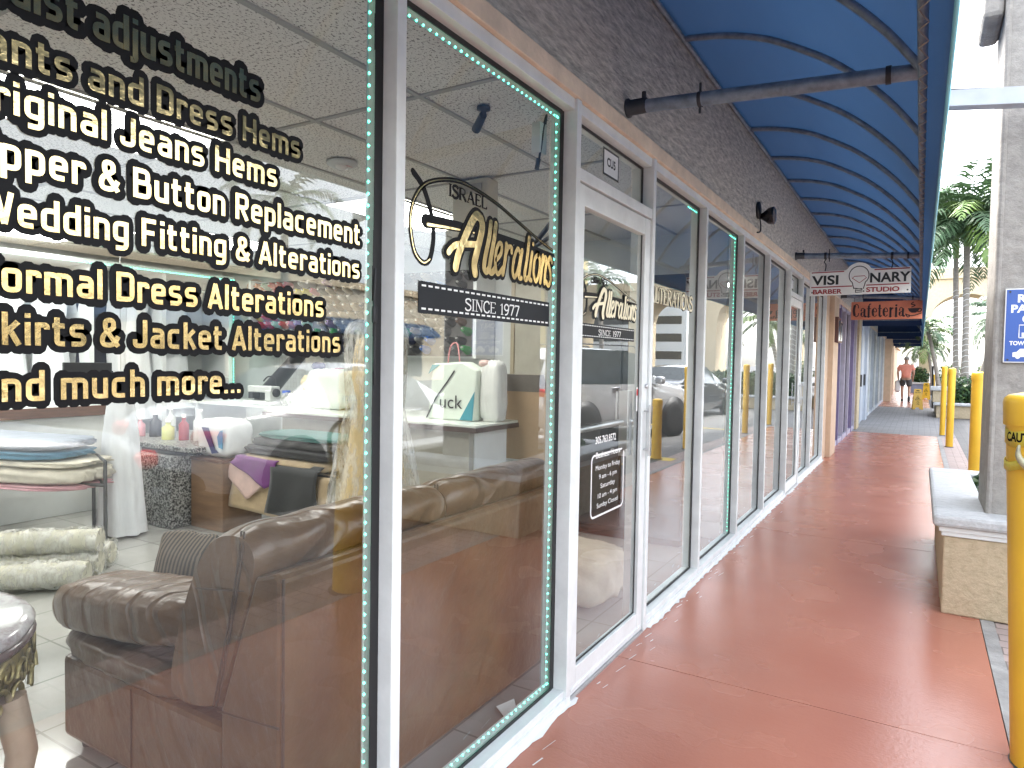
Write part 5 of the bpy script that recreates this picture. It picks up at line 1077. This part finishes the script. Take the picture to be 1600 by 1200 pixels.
build('purple_room_floor', MB().box(-5, -.13, 11.96, 40, -.1, -.001), M_CONC, kind='structure')

item('added_dark_cabinet', 'tall dark cabinet against the side wall, added to darken the view through the glass door', 'cabinet', [('body', MB().box(-1.38, -.30, 5.32, 5.78, .06, 2.2), M_DARK, dict(bevel=.008)), ('plinth', MB().box(-1.34, -.34, 5.36, 5.76, 0, .059), M_BLACK), ('door', MB().box(-1.36, -.85, 5.296, 5.318, .10, 2.16), M_DARK, dict(bevel=.004)), ('door', MB().box(-.83, -.32, 5.296, 5.318, .10, 2.16), M_DARK, dict(bevel=.004)), ('handle', MB().tube([(-.875, 5.28, 1.0), (-.875, 5.28, 1.25)], .008, 8), M_ALU)])  # added cabinet: dark backing that gives the door reflections more contrast
# ------------------------------------------------------------------ foliage helpers
M_LEAF = [mat('palm_green_a', (.06, .115, .055), .5, var=.3, vs=4), mat('palm_green_b', (.10, .165, .08), .5, var=.3, vs=4), mat('palm_green_c', (.13, .21, .05), .5, var=.25, vs=4)]
M_HEDGE = [mat('hedge_green_a', (.025, .06, .025), .5, var=.3, vs=6), mat('hedge_green_b', (.045, .10, .035), .5, var=.3, vs=6), mat('hedge_green_c', (.08, .14, .04), .5, var=.3, vs=6)]
M_TRUNK = mat('palm_trunk', (.26, .235, .205), .85, var=.25, vs=9, bs=.7, bscale=14, stretch=(.6, .6, 5)); M_SHAFT = mat('palm_crownshaft', (.16, .24, .08), .5, var=.2)
def frond(mb, base, az, el, L, droop, n=26, leaf=.5, mi=0, w=.03):
    pts = []; p = np.array(base, float); e = el
    hd = np.array((math.cos(az), math.sin(az), 0))
    for i in range(n+1):
        pts.append(p.copy()); p = p+(hd*math.cos(e)+np.array((0, 0, 1))*math.sin(e))*L/n; e -= droop/n*(.5+1.2*i/n)
    mb.tube([tuple(q) for q in pts[::3]], [.022*(1-i/(len(pts[::3])+1)) for i in range(len(pts[::3]))], 4, mi)
    side = np.array((-math.sin(az), math.cos(az), 0))
    for i in range(3, n+1):
        t = pts[min(i+1, n)]-pts[i-1]; t = t/np.linalg.norm(t); ll = leaf*math.sin(math.pi*(.16+.80*i/n))*random.uniform(.85, 1.1)
        for s in (-1, 1):
            dr = side*s*.75+t*.65+np.array((0, 0, random.uniform(-.5, .1))); dr = dr/np.linalg.norm(dr); dn = dr+np.array((0, 0, -.55)); dn /= np.linalg.norm(dn)
            a = pts[i]; m_ = a+dr*ll*.5; tip = m_+dn*ll*.5; wv = t*w
            mb.add([a-wv*.4, a+wv*.4, m_+wv, m_-wv, tip], [(0, 1, 2, 3), (3, 2, 4)], mi)
def palm(nm, lb, x, y, h, crown, r0=.15, lean=(0, 0), nf=18, L=2.3, lights=False, leaf=.55, droop=1.5, grp='palms beyond the walkway', z0=0, w=.035):
    t = thing(nm, lb, 'palm tree', (x, y, z0), group=grp); N_ = 14
    path = [(x+lean[0]*(i/N_)**1.5, y+lean[1]*(i/N_)**1.5, z0+(h-z0)*i/N_) for i in range(N_+1)]
    build('trunk', MB().tube(path, [r0*(1.25-.45*min(1, i/5)-.1*i/N_) for i in range(N_+1)], 12), M_TRUNK, t)
    tx, ty, tz = path[-1]
    if crown: build('crownshaft', MB().tube([(tx, ty, h-.02), (tx, ty, h+.25), (tx, ty, h+.9)], [r0*.8, r0*.9, r0*.4], 10), M_SHAFT, t); tz = h+.75
    mb = MB()
    for k in range(nf):
        a = k*2.399+random.uniform(-.2, .2); el = 1.3-1.6*(k/nf)+random.uniform(-.1, .1)
        frond(mb, (tx, ty, tz), a, el, L*random.uniform(.85, 1.1), droop*random.uniform(.8, 1.2), leaf=leaf, mi=random.choice([0, 0, 1, 1, 2]), w=w)
    build('crown', mb, M_LEAF, t)
    if lights:
        pts = []; turns = 20
        for i in range(turns*12):
            f = i/(turns*12); zz = z0+.5+f*(min(h, 3.9)-.5); k = (zz-z0)/(h-z0); q = k**1.5; a = i*2*math.pi/12
            rr = r0*(1.25-.45*min(1, k*N_/5))+.012; pts.append((x+lean[0]*q+rr*math.cos(a), y+lean[1]*q+rr*math.sin(a), zz+.02*math.sin(a*3)))
        build('string_lights', MB().tube(pts, .008, 4), M_WVIN, t)
    return t
def leafmass(mb, c, h, n, size, mats=3, hollow=.55):
    for _ in range(n):
        d = rng.normal(size=3); d /= np.linalg.norm(d); r = hollow+(1-hollow)*rng.random(); p = np.array(c)+np.array(h)*d*r
        a = rng.normal(size=3); a /= np.linalg.norm(a); b = np.cross(a, rng.normal(size=3)); b /= np.linalg.norm(b)+1e-9; s = size*rng.uniform(.6, 1.3)
        mb.add([p-a*s*.5, p+b*s*.28, p+a*s*.5, p-b*s*.28], [(0, 1, 2, 3)], int(rng.integers(0, mats)))
def boxleaf(mb, x0, x1, y0, y1, z0, z1, n, size):
    for _ in range(n):
        p = np.array((rng.uniform(x0, x1), rng.uniform(y0, y1), rng.uniform(z0, z1))); f = rng.integers(0, 4)
        if f == 0: p[2] = z1+rng.normal(0, .04)
        elif f == 1: p[1] = y0+rng.normal(0, .04)
        elif f == 2: p[0] = x0+rng.normal(0, .04)
        a = rng.normal(size=3); a /= np.linalg.norm(a); b = np.cross(a, rng.normal(size=3)); b /= np.linalg.norm(b)+1e-9; s = size*rng.uniform(.6, 1.3)
        mb.add([p-a*s*.5, p+b*s*.3, p+a*s*.5, p-b*s*.3], [(0, 1, 2, 3)], int(rng.integers(0, 3)))
# small plant in the near planter
t = thing('planter_shrub', 'small dark green leafy plant beside the pillar in the planter', 'plant', (1.74, 6.3, .45)); mb = MB(); leafmass(mb, (1.80, 6.45, .57), (.13, .26, .11), 420, .075, hollow=.2); build('foliage', mb, M_HEDGE, t)
build('stem', MB().tube([(1.80, 6.4, .45), (1.78, 6.45, .62)], .008, 5).tube([(1.80, 6.4, .45), (1.86, 6.3, .6)], .008, 5), M_TRUNK, t)

# far stepped planter with its hedge
t = thing('stepped_planter', 'pale stepped stone planter with square piers beyond the yellow bollards', 'planter', (2.6, 23.6, 0))
build('wall', MB().box(1.72, 5.2, 23.3, 23.5, 0, .36).box(1.72, 1.92, 23.5, 26.5, 0, .36).box(1.9, 5.2, 26.4, 26.6, 0, .36), M_BEIGE, t, bevel=.01); build('cap', MB().box(1.64, 5.3, 23.22, 23.58, .361, .44).box(1.64, 2.0, 23.58, 26.6, .361, .44), M_CAP, t, bevel=.02)
build('pier', MB().box(1.62, 2.05, 23.6, 24.05, .441, .78), M_BEIGE, t, bevel=.01); build('pier_cap', MB().box(1.55, 2.12, 23.53, 24.12, .781, .90), M_CAP, t, bevel=.02)
build('soil', MB().box(1.93, 5.2, 23.51, 26.39, 0, .33), M_SOIL, t)
t = thing('hedge', 'dark green clipped hedge filling the stepped stone planter', 'hedge', (3.5, 25, .3)); mb = MB(); boxleaf(mb, 2.05, 5.1, 23.62, 26.3, .34, 1.12, 5200, .10); boxleaf(mb, 2.1, 5.0, 23.75, 26.2, .34, 1.0, 1200, .2); build('foliage', mb, M_HEDGE, t)
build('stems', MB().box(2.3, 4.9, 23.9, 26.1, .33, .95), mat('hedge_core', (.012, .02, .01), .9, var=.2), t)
palm('palm_tree', 'left trunk of the twin palms wound with string lights', 2.24, 25.2, 4.9, True, .105, (-.12, .25), 34, 2.5, True, leaf=.8, droop=1.45, w=.045)
palm('palm_tree', 'right and thicker of the twin palms wound with string lights', 2.46, 24.9, 5.15, True, .12, (-.09, -.1), 36, 2.6, True, leaf=.85, droop=1.5, w=.045)
palm('palm_tree', 'short leaning palm left of the twin palms', 2.0, 33.0, 3.0, False, .10, (-.5, .6), 14, 1.5, False, .45, 1.9)
palm('palm_tree', 'leaning palm with string lights right of the twin palms', 3.1, 27.6, 3.2, False, .13, (.75, .4), 16, 1.7, True, .5, 1.8)
palm('palm_tree', 'slim bent palm behind the string-lit leaning palm', 3.2, 33.5, 3.3, False, .10, (.9, .5), 16, 1.9, False, .5, 1.8)
palm('palm_tree', 'low spreading palm beside the walkway end behind the wet floor signs', 1.9, 43, 2.6, False, .10, (-.35, .3), 16, 1.6, False, .5, 2.0)
palm('palm_tree', 'small palm at the far end of the walkway', 1.35, 52, 2.6, False, .11, (.2, .2), 14, 1.8, False, .5, 2.0)
for k, (x, y, h, s) in enumerate(((1.25, 45, .9, .5), (2.6, 40, 1.0, .7), (4.4, 41, 1.1, .8))):
    t = thing('shrub', ['dark round shrub beyond the walker at the walkway end', 'dense shrub beyond the stepped planter', 'broad shrub behind the string-lit leaning palm'][k], 'shrub', (x, y, .3), group='shrubs at the far end'); mb = MB(); leafmass(mb, (x, y, .35+h*.6), (s, s, h*.65), 1500, .15, hollow=.3); build('foliage', mb, M_HEDGE, t); build('stem', MB().tube([(x, y, .0), (x, y, .9)], .03, 6), M_TRUNK, t)
t = thing('low_wall', 'low blue grey wall with a pale cap at the walkway end', 'wall', (1.3, 44, 0)); build('body', MB().box(.75, 1.95, 43.6, 44.0, 0, .48), mat('blue_grey_block', (.22, .25, .34), .8, var=.15), t, bevel=.01); build('cap', MB().box(.70, 2.0, 43.55, 44.05, .481, .58), M_CAP, t, bevel=.015)
t = thing('striped_post', 'thin black and yellow post beside the wet floor signs', 'post', (1.65, 28.4, 0)); build('pole', MB().tube([(1.70, 28.4, 0), (1.66, 28.4, 1.5)], .03, 8), M_BLACK, t); build('stripe', MB().tube([(1.745, 28.38, .55), (1.715, 28.38, 1.2)], .022, 8), M_YEL, t)

# wet floor signs
def wet(x, y, rz, label, h=.66):
    t = thing('wet_floor_sign', label, 'floor sign', (x, y, 0), rz, 'yellow wet floor signs'); w0, w1 = .15, .11
    def fnf(sg): return lambda u, v, d: (u, sg*(-.16*(1-v/h)-.012-d), v)
    ou = [(-w0, 0), (-w0, .05), (-.07, .05), (-.06, .09), (.06, .09), (.07, .05), (w0, .05), (w0, 0), (w0+.005, 0), (w1, h), (-w1, h), (-w0-.005, 0)]
    ou = [(-w0-.005, 0), (-.085, 0), (-.06, .07), (.06, .07), (.085, 0), (w0+.005, 0), (w1, h-.02), (w1-.02, h), (-w1+.02, h), (-w1, h-.02)]
    for sg in (1, -1):
        p = build('panel', MB().prism(ou, fnf(sg), -.012, 0), M_YEL, t, local=True)
    f = fnf(1); mb = MB(); th = h*.62
    stroke(mb, [(-.075, th-.11), (0, th+.04), (.075, th-.11), (-.075, th-.11)], .016, f, .002, smooth=0); stroke(mb, [(-.01, th-.02), (.012, th-.05), (-.015, th-.08)], .016, f, .003, smooth=0); stroke(mb, [(.02, th-.04), (.03, th-.085)], .012, f, .003, smooth=0)
    for k in range(2): stroke(mb, [(-.03, th-.19-.07*k), (.005, th-.165-.07*k), (.035, th-.20-.07*k)], .016, f, .002)
    text_into(mb, 'CAUTION', f, 0, h*.80, width=.17, cap=.045, offset=.03, align='c', d=.001, thick=.01); mb.prism([(-.05, h-.075), (.05, h-.075), (.045, h-.04), (-.045, h-.04)], f, 0, .003)
    build('black_print', mb, M_BLK, t, local=True); return t
wet(1.235, 27.3, .12, 'nearer yellow wet floor sign standing open on the pavers', .70); wet(1.545, 35.6, -.1, 'farther yellow wet floor sign on the red walkway', .74)

# ------------------------------------------------------------------ arched portico and buildings across the lot
M_PORT = m_stucco('cream_portico', (.60, .50, .34), (.52, .43, .29), (1, 1, 1), .25, 8)
t = thing('arched_portico', 'cream arched portico with a moulded cornice behind the twin palms', 'building', (8, 47, 0))
def arcwall(x0, x1, zt, arcs, y0, y1, zs):
    mb = MB(); n = 24; xs_ = sorted(set([x0, x1]+[c-r+2*r*i/n for c, r in arcs for i in range(n+1)]))
    def lo(x):
        for c, r in arcs:
            if abs(x-c) <= r+1e-6: return zs+.78*math.sqrt(max(0, r*r-(x-c)**2))
        return None
    for a, b in zip(xs_[:-1], xs_[1:]):
        m_ = lo((a+b)/2)
        if m_ is None: mb.box(a, b, y0, y1, -.02, zt)
        else:
            za, zb = lo(a), lo(b); mb.add([(a, y0, za), (b, y0, zb), (b, y0, zt), (a, y0, zt), (a, y1, za), (b, y1, zb), (b, y1, zt), (a, y1, zt)], [(0, 1, 2, 3), (5, 4, 7, 6), (4, 5, 1, 0), (3, 2, 6, 7)])
    return mb
build('arch_wall', arcwall(1.2, 22, 6.35, [(3.35, 1.62), (8.2, 1.9), (13.2, 1.9), (18.2, 1.9)], 45.0, 47.6, 4.25), M_PORT, t)
build('cornice', MB().box(1.0, 22.2, 44.85, 47.8, 6.351, 6.5).box(1.1, 22.1, 44.92, 47.7, 6.501, 6.95), M_PORT, t, bevel=.03)
build('side_wall', MB().box(1.2, 1.72, 47.61, 52, 4.0, 6.35), M_PORT, t)
M_SHOPW = mat('far_cream_wall', (.58, .51, .38), .8, var=.08); M_SHOPG = mat('far_dark_glass', (.03, .035, .04), .1, var=.2)
t = thing('opposite_plaza', 'long cream plaza wing across the parking lot with blue canopies and arches', 'building', (28, 10, 0))
build('wall', MB().box(27, 34, -20, 38, -.02, 5.4), M_SHOPW, t); build('parapet', MB().box(26.8, 34.2, -20.2, 38.2, 5.401, 5.8), M_PORT, t)
for k in range(11):
    y = -18+5*k; build('shop_window', MB().box(26.95, 27.02, y, y+3.6, .3, 2.6), M_SHOPG, t); build('canopy', MB().prism([(27, 2.8), (25.6, 2.8), (25.6, 2.95), (26.3, 3.5), (27, 3.7)], lambda u, v, d: (u, d, v), y-.2, y+3.8), M_BLUE, t)
M_TOW = mat('yellow_tower', (.62, .50, .26), .8, var=.06)
t = thing('yellow_tower', 'yellow apartment tower far behind the parking lot', 'building', (48, 92, 0)); build('body', MB().box(44, 54, 86, 98, -.02, 24), M_TOW, t)
for r_ in range(7):
    for c_ in range(4): build('window', MB().box(43.96, 44.02, 87+c_*2.8, 88.6+c_*2.8, 2+3*r_, 3.6+3*r_), M_SHOPG, t)
t = thing('white_office_block', 'white office block with ribbon windows far across the lot', 'building', (50, 130, 0)); build('body', MB().box(36, 60, 125, 140, -.02, 15), M_IWALL, t)
for r_ in range(4): build('ribbon_window', MB().box(35.95, 36.02, 126, 139, 2+3.3*r_, 3.5+3.3*r_), M_SHOPG, t); build('ribbon_window', MB().box(37, 59, 124.95, 125.02, 2+3.3*r_, 3.5+3.3*r_), M_SHOPG, t)
for k, (x, y, h) in enumerate(((13, 33, 5.0), (17, 30, 6), (15, 14, 5.5), (21, 42, 6.5))):
    palm('palm_tree', ['palm standing in the lot nearest the portico', 'tall palm in the lot before the opposite plaza', 'palm in the lot opposite the tailor shop', 'tallest palm in the lot near the portico'][k], x, y, h, True, .16, (.3, .2), 14, 2.3, False, .55, 1.6, 'palms in the parking lot')

# ------------------------------------------------------------------ vehicles in the lane (mirrored in the shop glass)
M_TYRE = mat('tyre_rubber', (.015, .015, .016), .8, var=.2); M_RIM = mat('alloy_rim', (.45, .46, .47), .3, metal=.8, var=.1)
M_CGL = mat('car_glass', (.03, .038, .04), .05, var=.1); M_HL = mat('headlight_glass', (.6, .62, .64), .1, var=.1); M_TL = mat('tail_light_red', (.55, .02, .02), .15, var=.1, emit=(.9, .03, .03), es=.02); M_TRIM = mat('black_trim', (.015, .015, .017), .5, var=.1); M_CHR = mat('chrome', (.7, .7, .72), .1, metal=1, var=0)
def car(label, cat_, x, y, rz, st, paint, wheels, wr, rails=False, glassr=(0, 9)):
    # stations: (y, z_low, z_belt, z_top, w_belt, w_top); the nose points to +Y before turning
    t = thing('parked_car' if cat_ != 'van' else 'parked_van', label, cat_, (x, y, -.012), rz, 'vehicles parked in the lane'); k = []
    R_ = []
    for s in st:
        yy, zl, zb, zt, wb, wt = s
        R_.append([(wb*.86, yy, zl), (wb*.97, yy, zl+.10), (wb, yy, zl+(zb-zl)*.55), (wb*.985, yy, zb), (wt, yy, zt-.045*(1 if zt-zb > .1 else .3)), (wt*.72, yy, zt), (0, yy, zt+.012)])
    def full(r): return r+[(-a, b, c) for a, b, c in r[-2::-1]]
    rows = [full(r) for r in R_]; n = len(rows[0]); body = MB(); gl = MB()
    fine = []
    for i in range(len(rows)-1): fine.append((i, rows[i], rows[i+1]))
    for i, a, b in fine:
        dz0 = st[i][3]-st[i][2]; dz1 = st[i+1][3]-st[i+1][2]
        for j in range(n-1):
            side = j in (3, n-5); top = j in (4, 5, n-7, n-6)
            isg = (side and dz0 > .22 and dz1 > .22) or (top and abs(st[i][3]-st[i+1][3]) > .19 and max(dz0, dz1) > .22)
            (gl if isg else body).add([a[j], a[j+1], b[j+1], b[j]], [(3, 2, 1, 0)], 0, not isg)
    for r, rev in ((rows[0], True), (rows[-1], False)): body.add(r, [tuple(range(n)) if rev else tuple(range(n))[::-1]])
    bm_ = build('body', body, paint, t, local=True); md = bm_.modifiers.new('w', 'WELD'); md.merge_threshold = .002; bm_.modifiers.new('s', 'SUBSURF').render_levels = 1
    build('window_glass', gl, M_CGL, t, local=True)
    W = max(s[4] for s in st)
    for yy in wheels:
        for sg in (-1, 1):
            build('wheel_arch', MB().lathe([(.0, 0), (wr*1.17, 0), (wr*1.17, .05), (.0, .05)], (sg*(W*.985)-(.05 if sg > 0 else 0)+sg*.012, yy, wr+.02), 28, axis='x'), M_TRIM, t, local=True)
            o = build('wheel', MB().lathe([(wr*.62, -.10), (wr*.95, -.10), (wr, -.06), (wr, .06), (wr*.95, .10), (wr*.62, .10)], (sg*(W-.075), yy, wr), 28, axis='x'), M_TYRE, t, local=True)
            rm = MB().lathe([(wr*.64, .0), (wr*.60, .05), (wr*.25, .03), (.0, .06)] if sg > 0 else [(wr*.64, .0), (wr*.60, -.05), (wr*.25, -.03), (.0, -.06)], (sg*(W-.055+.02), yy, wr), 28, axis='x')
            build('rim', rm, M_RIM, o, local=True)
    yf, yr = st[-1][0], st[0][0]; zf = st[-2][2]; zr = st[1][2]
    for sg in (-1, 1):
        wf = st[-3][4]; build('headlight', MB().sbox((sg*wf*.80, yf-.22, zf-.08), (.16, .17, .065), .6, 6), M_HL, t, local=True)
        wb = st[1][4]; build('taillight', MB().sbox((sg*wb*.84, yr+.14, zr-.10), (.15, .14, .075), .55, 6), M_TL, t, local=True)
        ym = next(s[0] for s in st if s[3]-s[2] < .2 and s[0] > 2.2)-.45; zm = 1.0 if cat_ == 'sedan' else 1.15
        build('mirror', MB().sbox((sg*(W+.09), ym, zm), (.10, .07, .075), .6, 6), paint, t, local=True)
        build('door_handle', MB().sbox((sg*(W+.004), 1.75, zm-.13), (.02, .10, .018), .6, 4).sbox((sg*(W+.004), 2.7, zm-.12), (.02, .10, .018), .6, 4), M_CHR, t, local=True)
    build('grille', MB().sbox((0, yf-.02, zf-.22), (.42, .05, .13), .5, 6), M_TRIM, t, local=True)
    build('bumper_trim', MB().sbox((0, yf-.05, .36), (.72, .09, .10), .4, 6).sbox((0, yr+.05, .36), (.72, .09, .10), .4, 6), M_TRIM, t, local=True)
    if rails:
        for sg in (-1, 1): build('roof_rail', MB().tube([(sg*.58, .9, st[4][3]+.0), (sg*.58, 1.0, st[4][3]+.05), (sg*.58, 2.7, st[5][3]+.05), (sg*.58, 2.8, st[5][3]+.0)], .014, 6), M_TRIM, t, local=True)
    return t
SED = [(0, .38, .62, .66, .74, .6), (.07, .28, .86, .90, .82, .66), (.3, .22, .95, 1.0, .88, .70), (.85, .2, .97, 1.05, .90, .70), (1.4, .19, .96, 1.37, .90, .60), (2.0, .19, .94, 1.45, .90, .58), (2.6, .19, .92, 1.43, .90, .58), (3.0, .2, .91, 1.28, .90, .61), (3.5, .2, .89, .99, .89, .70), (4.1, .22, .80, .87, .86, .68), (4.45, .27, .68, .74, .79, .62), (4.58, .35, .52, .56, .70, .56)]
SUV = [(0, .45, .8, .86, .80, .66), (.06, .36, 1.05, 1.15, .88, .70), (.25, .30, 1.10, 1.55, .92, .66), (.5, .28, 1.10, 1.70, .93, .66), (1.2, .28, 1.09, 1.76, .94, .67), (2.4, .28, 1.08, 1.75, .94, .67), (3.0, .28, 1.07, 1.68, .94, .67), (3.45, .28, 1.06, 1.38, .93, .70), (3.85, .29, 1.05, 1.13, .93, .74), (4.5, .31, .98, 1.05, .91, .74), (4.95, .36, .84, .90, .86, .70), (5.1, .45, .65, .7, .78, .64)]
VAN = [(0, .45, 1.0, 1.9, .92, .84), (.1, .35, 1.2, 2.1, .97, .86), (2.2, .33, 1.2, 2.15, .98, .86), (3.6, .33, 1.18, 2.1, .98, .84), (4.1, .33, 1.15, 1.75, .97, .8), (4.5, .34, 1.12, 1.30, .96, .78), (4.95, .38, .98, 1.05, .92, .74), (5.15, .45, .7, .75, .82, .66)]
car('dark silver sedan parked nearest in the lane, tail toward the white sedan', 'sedan', 4.05, 2.85, math.pi, SED, mat('gunmetal_paint', (.30, .31, .32), .22, metal=.5, var=.03, coat=1), (.95, 3.65), .33)
car('white sedan parked in the lane between the dark sedan and the tall vehicle', 'sedan', 4.75, 3.7, .04, SED, mat('white_car_paint', (.74, .75, .76), .2, var=.02, coat=1), (.95, 3.65), .33)
car('silver white tall estate car with roof rails parked behind the bollards', 'suv', 4.79, 10.14, .28, [(q[0]*.92,)+q[1:] for q in SUV], mat('silver_car_paint', (.60, .61, .62), .2, metal=.25, var=.02, coat=1), (.92, 3.75), .36, True)
car('black sedan parked at the far end of the lane beyond the silver estate car', 'sedan', 4.6, 16.6, .1, SED, mat('black_car_paint', (.015, .016, .018), .15, var=.05, coat=1), (.95, 3.65), .34)

# ------------------------------------------------------------------ the walker
def skin(nodes, edges, root=0, sub=2):
    me = bpy.data.meshes.new('s'); me.from_pydata([n[:3] for n in nodes], edges, []); o = bpy.data.objects.new('s', me); COL.objects.link(o)
    m_ = o.modifiers.new('k', 'SKIN'); m_.use_smooth_shade = True
    for i, n in enumerate(nodes): d = me.skin_vertices[0].data[i]; d.radius = (n[3], n[4] if len(n) > 4 else n[3]); d.use_root = (i == root)
    if sub: q = o.modifiers.new('u', 'SUBSURF'); q.levels = sub; q.render_levels = sub
    dg = bpy.context.evaluated_depsgraph_get(); dg.update(); e = o.evaluated_get(dg); mm = e.to_mesh(); V = [tuple(v.co) for v in mm.vertices]; Fc = [tuple(p.vertices) for p in mm.polygons]
    e.to_mesh_clear(); bpy.data.objects.remove(o); return MB().add(V, Fc, 0, True)
PX, PY = .78, 33.0
t = thing('person', 'grey haired person in salmon shirt and dark shorts walking away along the walkway', 'person', (PX, PY, 0))
M_SKIN = mat('skin_tone', (.42, .25, .18), .6, var=.06); k = 1.04
def S_(x, y, z, r, r2=None): return (PX+x*k, PY+y*k, z*k, r*k, (r2 or r)*k)
nd = [S_(0, 0, .98, .13, .11), S_(0, .0, 1.15, .15, .11), S_(0, .01, 1.38, .16, .11), S_(0, .02, 1.50, .075, .075), S_(0, .045, 1.57, .058), S_(0, .07, 1.66, .088, .10), S_(0, .075, 1.745, .075, .085),
      S_(-.11, 0, .92, .10), S_(-.12, .06, .52, .065), S_(-.115, -.02, .34, .06), S_(-.11, -.02, .09, .04), S_(-.11, .12, .035, .035),
      S_(.11, 0, .92, .10), S_(.12, .02, .50, .065), S_(.125, -.22, .30, .058), S_(.125, -.42, .20, .04), S_(.125, -.40, .08, .035),
      S_(-.21, .0, 1.43, .065), S_(-.29, -.03, 1.17, .048), S_(-.27, .06, .96, .036), S_(-.265, .09, .88, .036, .022),
      S_(.21, .0, 1.43, .065), S_(.27, -.04, 1.17, .048), S_(.24, .10, .97, .036), S_(.235, .14, .89, .036, .022)]
ed = [(0, 1), (1, 2), (2, 3), (3, 4), (4, 5), (5, 6), (0, 7), (7, 8), (8, 9), (9, 10), (10, 11), (0, 12), (12, 13), (13, 14), (14, 15), (15, 16), (2, 17), (17, 18), (18, 19), (19, 20), (2, 21), (21, 22), (22, 23), (23, 24)]
for hb, sx in ((20, -1), (24, 1)):
    bx, by, bz = (nd[hb][i] for i in range(3))
    for f_, (dx, dz) in enumerate(((-.026, .075), (-.009, .088), (.009, .083), (.026, .066))):
        nd.append((bx+dx*.8*sx, by+.02, bz-.05, .0095, .0095)); nd.append((bx+dx*sx, by+.045, bz-dz-.03, .008, .008)); ed += [(hb, len(nd)-2), (len(nd)-2, len(nd)-1)]
    nd.append((bx+.035*sx*-1, by+.04, bz-.03, .010, .010)); nd.append((bx-.045*sx, by+.065, bz-.065, .009, .009)); ed += [(hb, len(nd)-2), (len(nd)-2, len(nd)-1)]
bd = skin(nd, ed, 0, 1)
hx, hy, hz = PX, PY+.075*k, 1.69*k
bd.sbox((hx, hy+.105*k, hz-.02), (.014, .02, .022), .8, 4).sbox((hx-.095*k, hy, hz-.015), (.012, .022, .034), .8, 4).sbox((hx+.095*k, hy, hz-.015), (.012, .022, .034), .8, 4)
build('body', bd, M_SKIN, t)
build('eyes', MB().sbox((hx-.034, hy+.092*k, hz+.012), (.013, .01, .008), 1, 4).sbox((hx+.034, hy+.092*k, hz+.012), (.013, .01, .008), 1, 4), M_BLACK, t); build('mouth', MB().sbox((hx, hy+.094*k, hz-.062), (.024, .008, .006), 1, 4), mat('lip_tone', (.35, .12, .1), .5, var=0), t)
hr = MB().sbox((hx, hy-.018, hz+.045), (.098, .105, .085), .9, 10, amp=.02); build('hair', hr, mat('grey_hair', (.26, .25, .23), .8, var=.2, vs=30), t)
sh = skin([S_(0, .0, .96, .175, .135), S_(0, 0, 1.12, .18, .14), S_(0, .005, 1.36, .185, .13), S_(0, .02, 1.47, .10, .085), S_(-.20, 0, 1.42, .095), S_(-.275, -.02, 1.24, .088), S_(.20, 0, 1.42, .095), S_(.26, -.03, 1.24, .088)], [(0, 1), (1, 2), (2, 3), (2, 4), (4, 5), (2, 6), (6, 7)], 1)
build('shirt', sh, mat('salmon_cloth', (.66, .25, .185), .8, var=.08, vs=5, bs=.3, bscale=9), t)
so2 = skin([S_(0, 0, .97, .165, .135), S_(-.105, .01, .84, .125), S_(-.125, .04, .60, .11), S_(.105, 0, .84, .125), S_(.125, .01, .58, .11)], [(0, 1), (1, 2), (0, 3), (3, 4)], 0)
build('shorts', so2, mat('charcoal_cloth2', (.06, .06, .065), .8, var=.12, bs=.3, bscale=9), t)
for nm, q in (('shoe', MB().sbox((PX-.11*k, PY+.06, .045), (.05, .14, .045), .6, 8)), ('shoe', MB().sbox((PX+.125*k, PY-.42*k, .11), (.05, .075, .12), .6, 8))): build(nm, q, M_BLACK, t)
tb = thing('carried_bag', 'white plastic bag hanging from the walker\'s left hand', 'bag', (PX-.30, PY+.09, .45))
build('bag', MB().sbox((PX-.30, PY+.09, .62), (.10, .13, .24), .5, 8, amp=.06), mat('bag_white', (.6, .62, .64), .4, var=.06), tb); build('handle', MB().tube([(PX-.29, PY+.05, .82), (PX-.285, PY+.10, .90), (PX-.29, PY+.14, .82)], .008, 5), M_WVIN, tb)
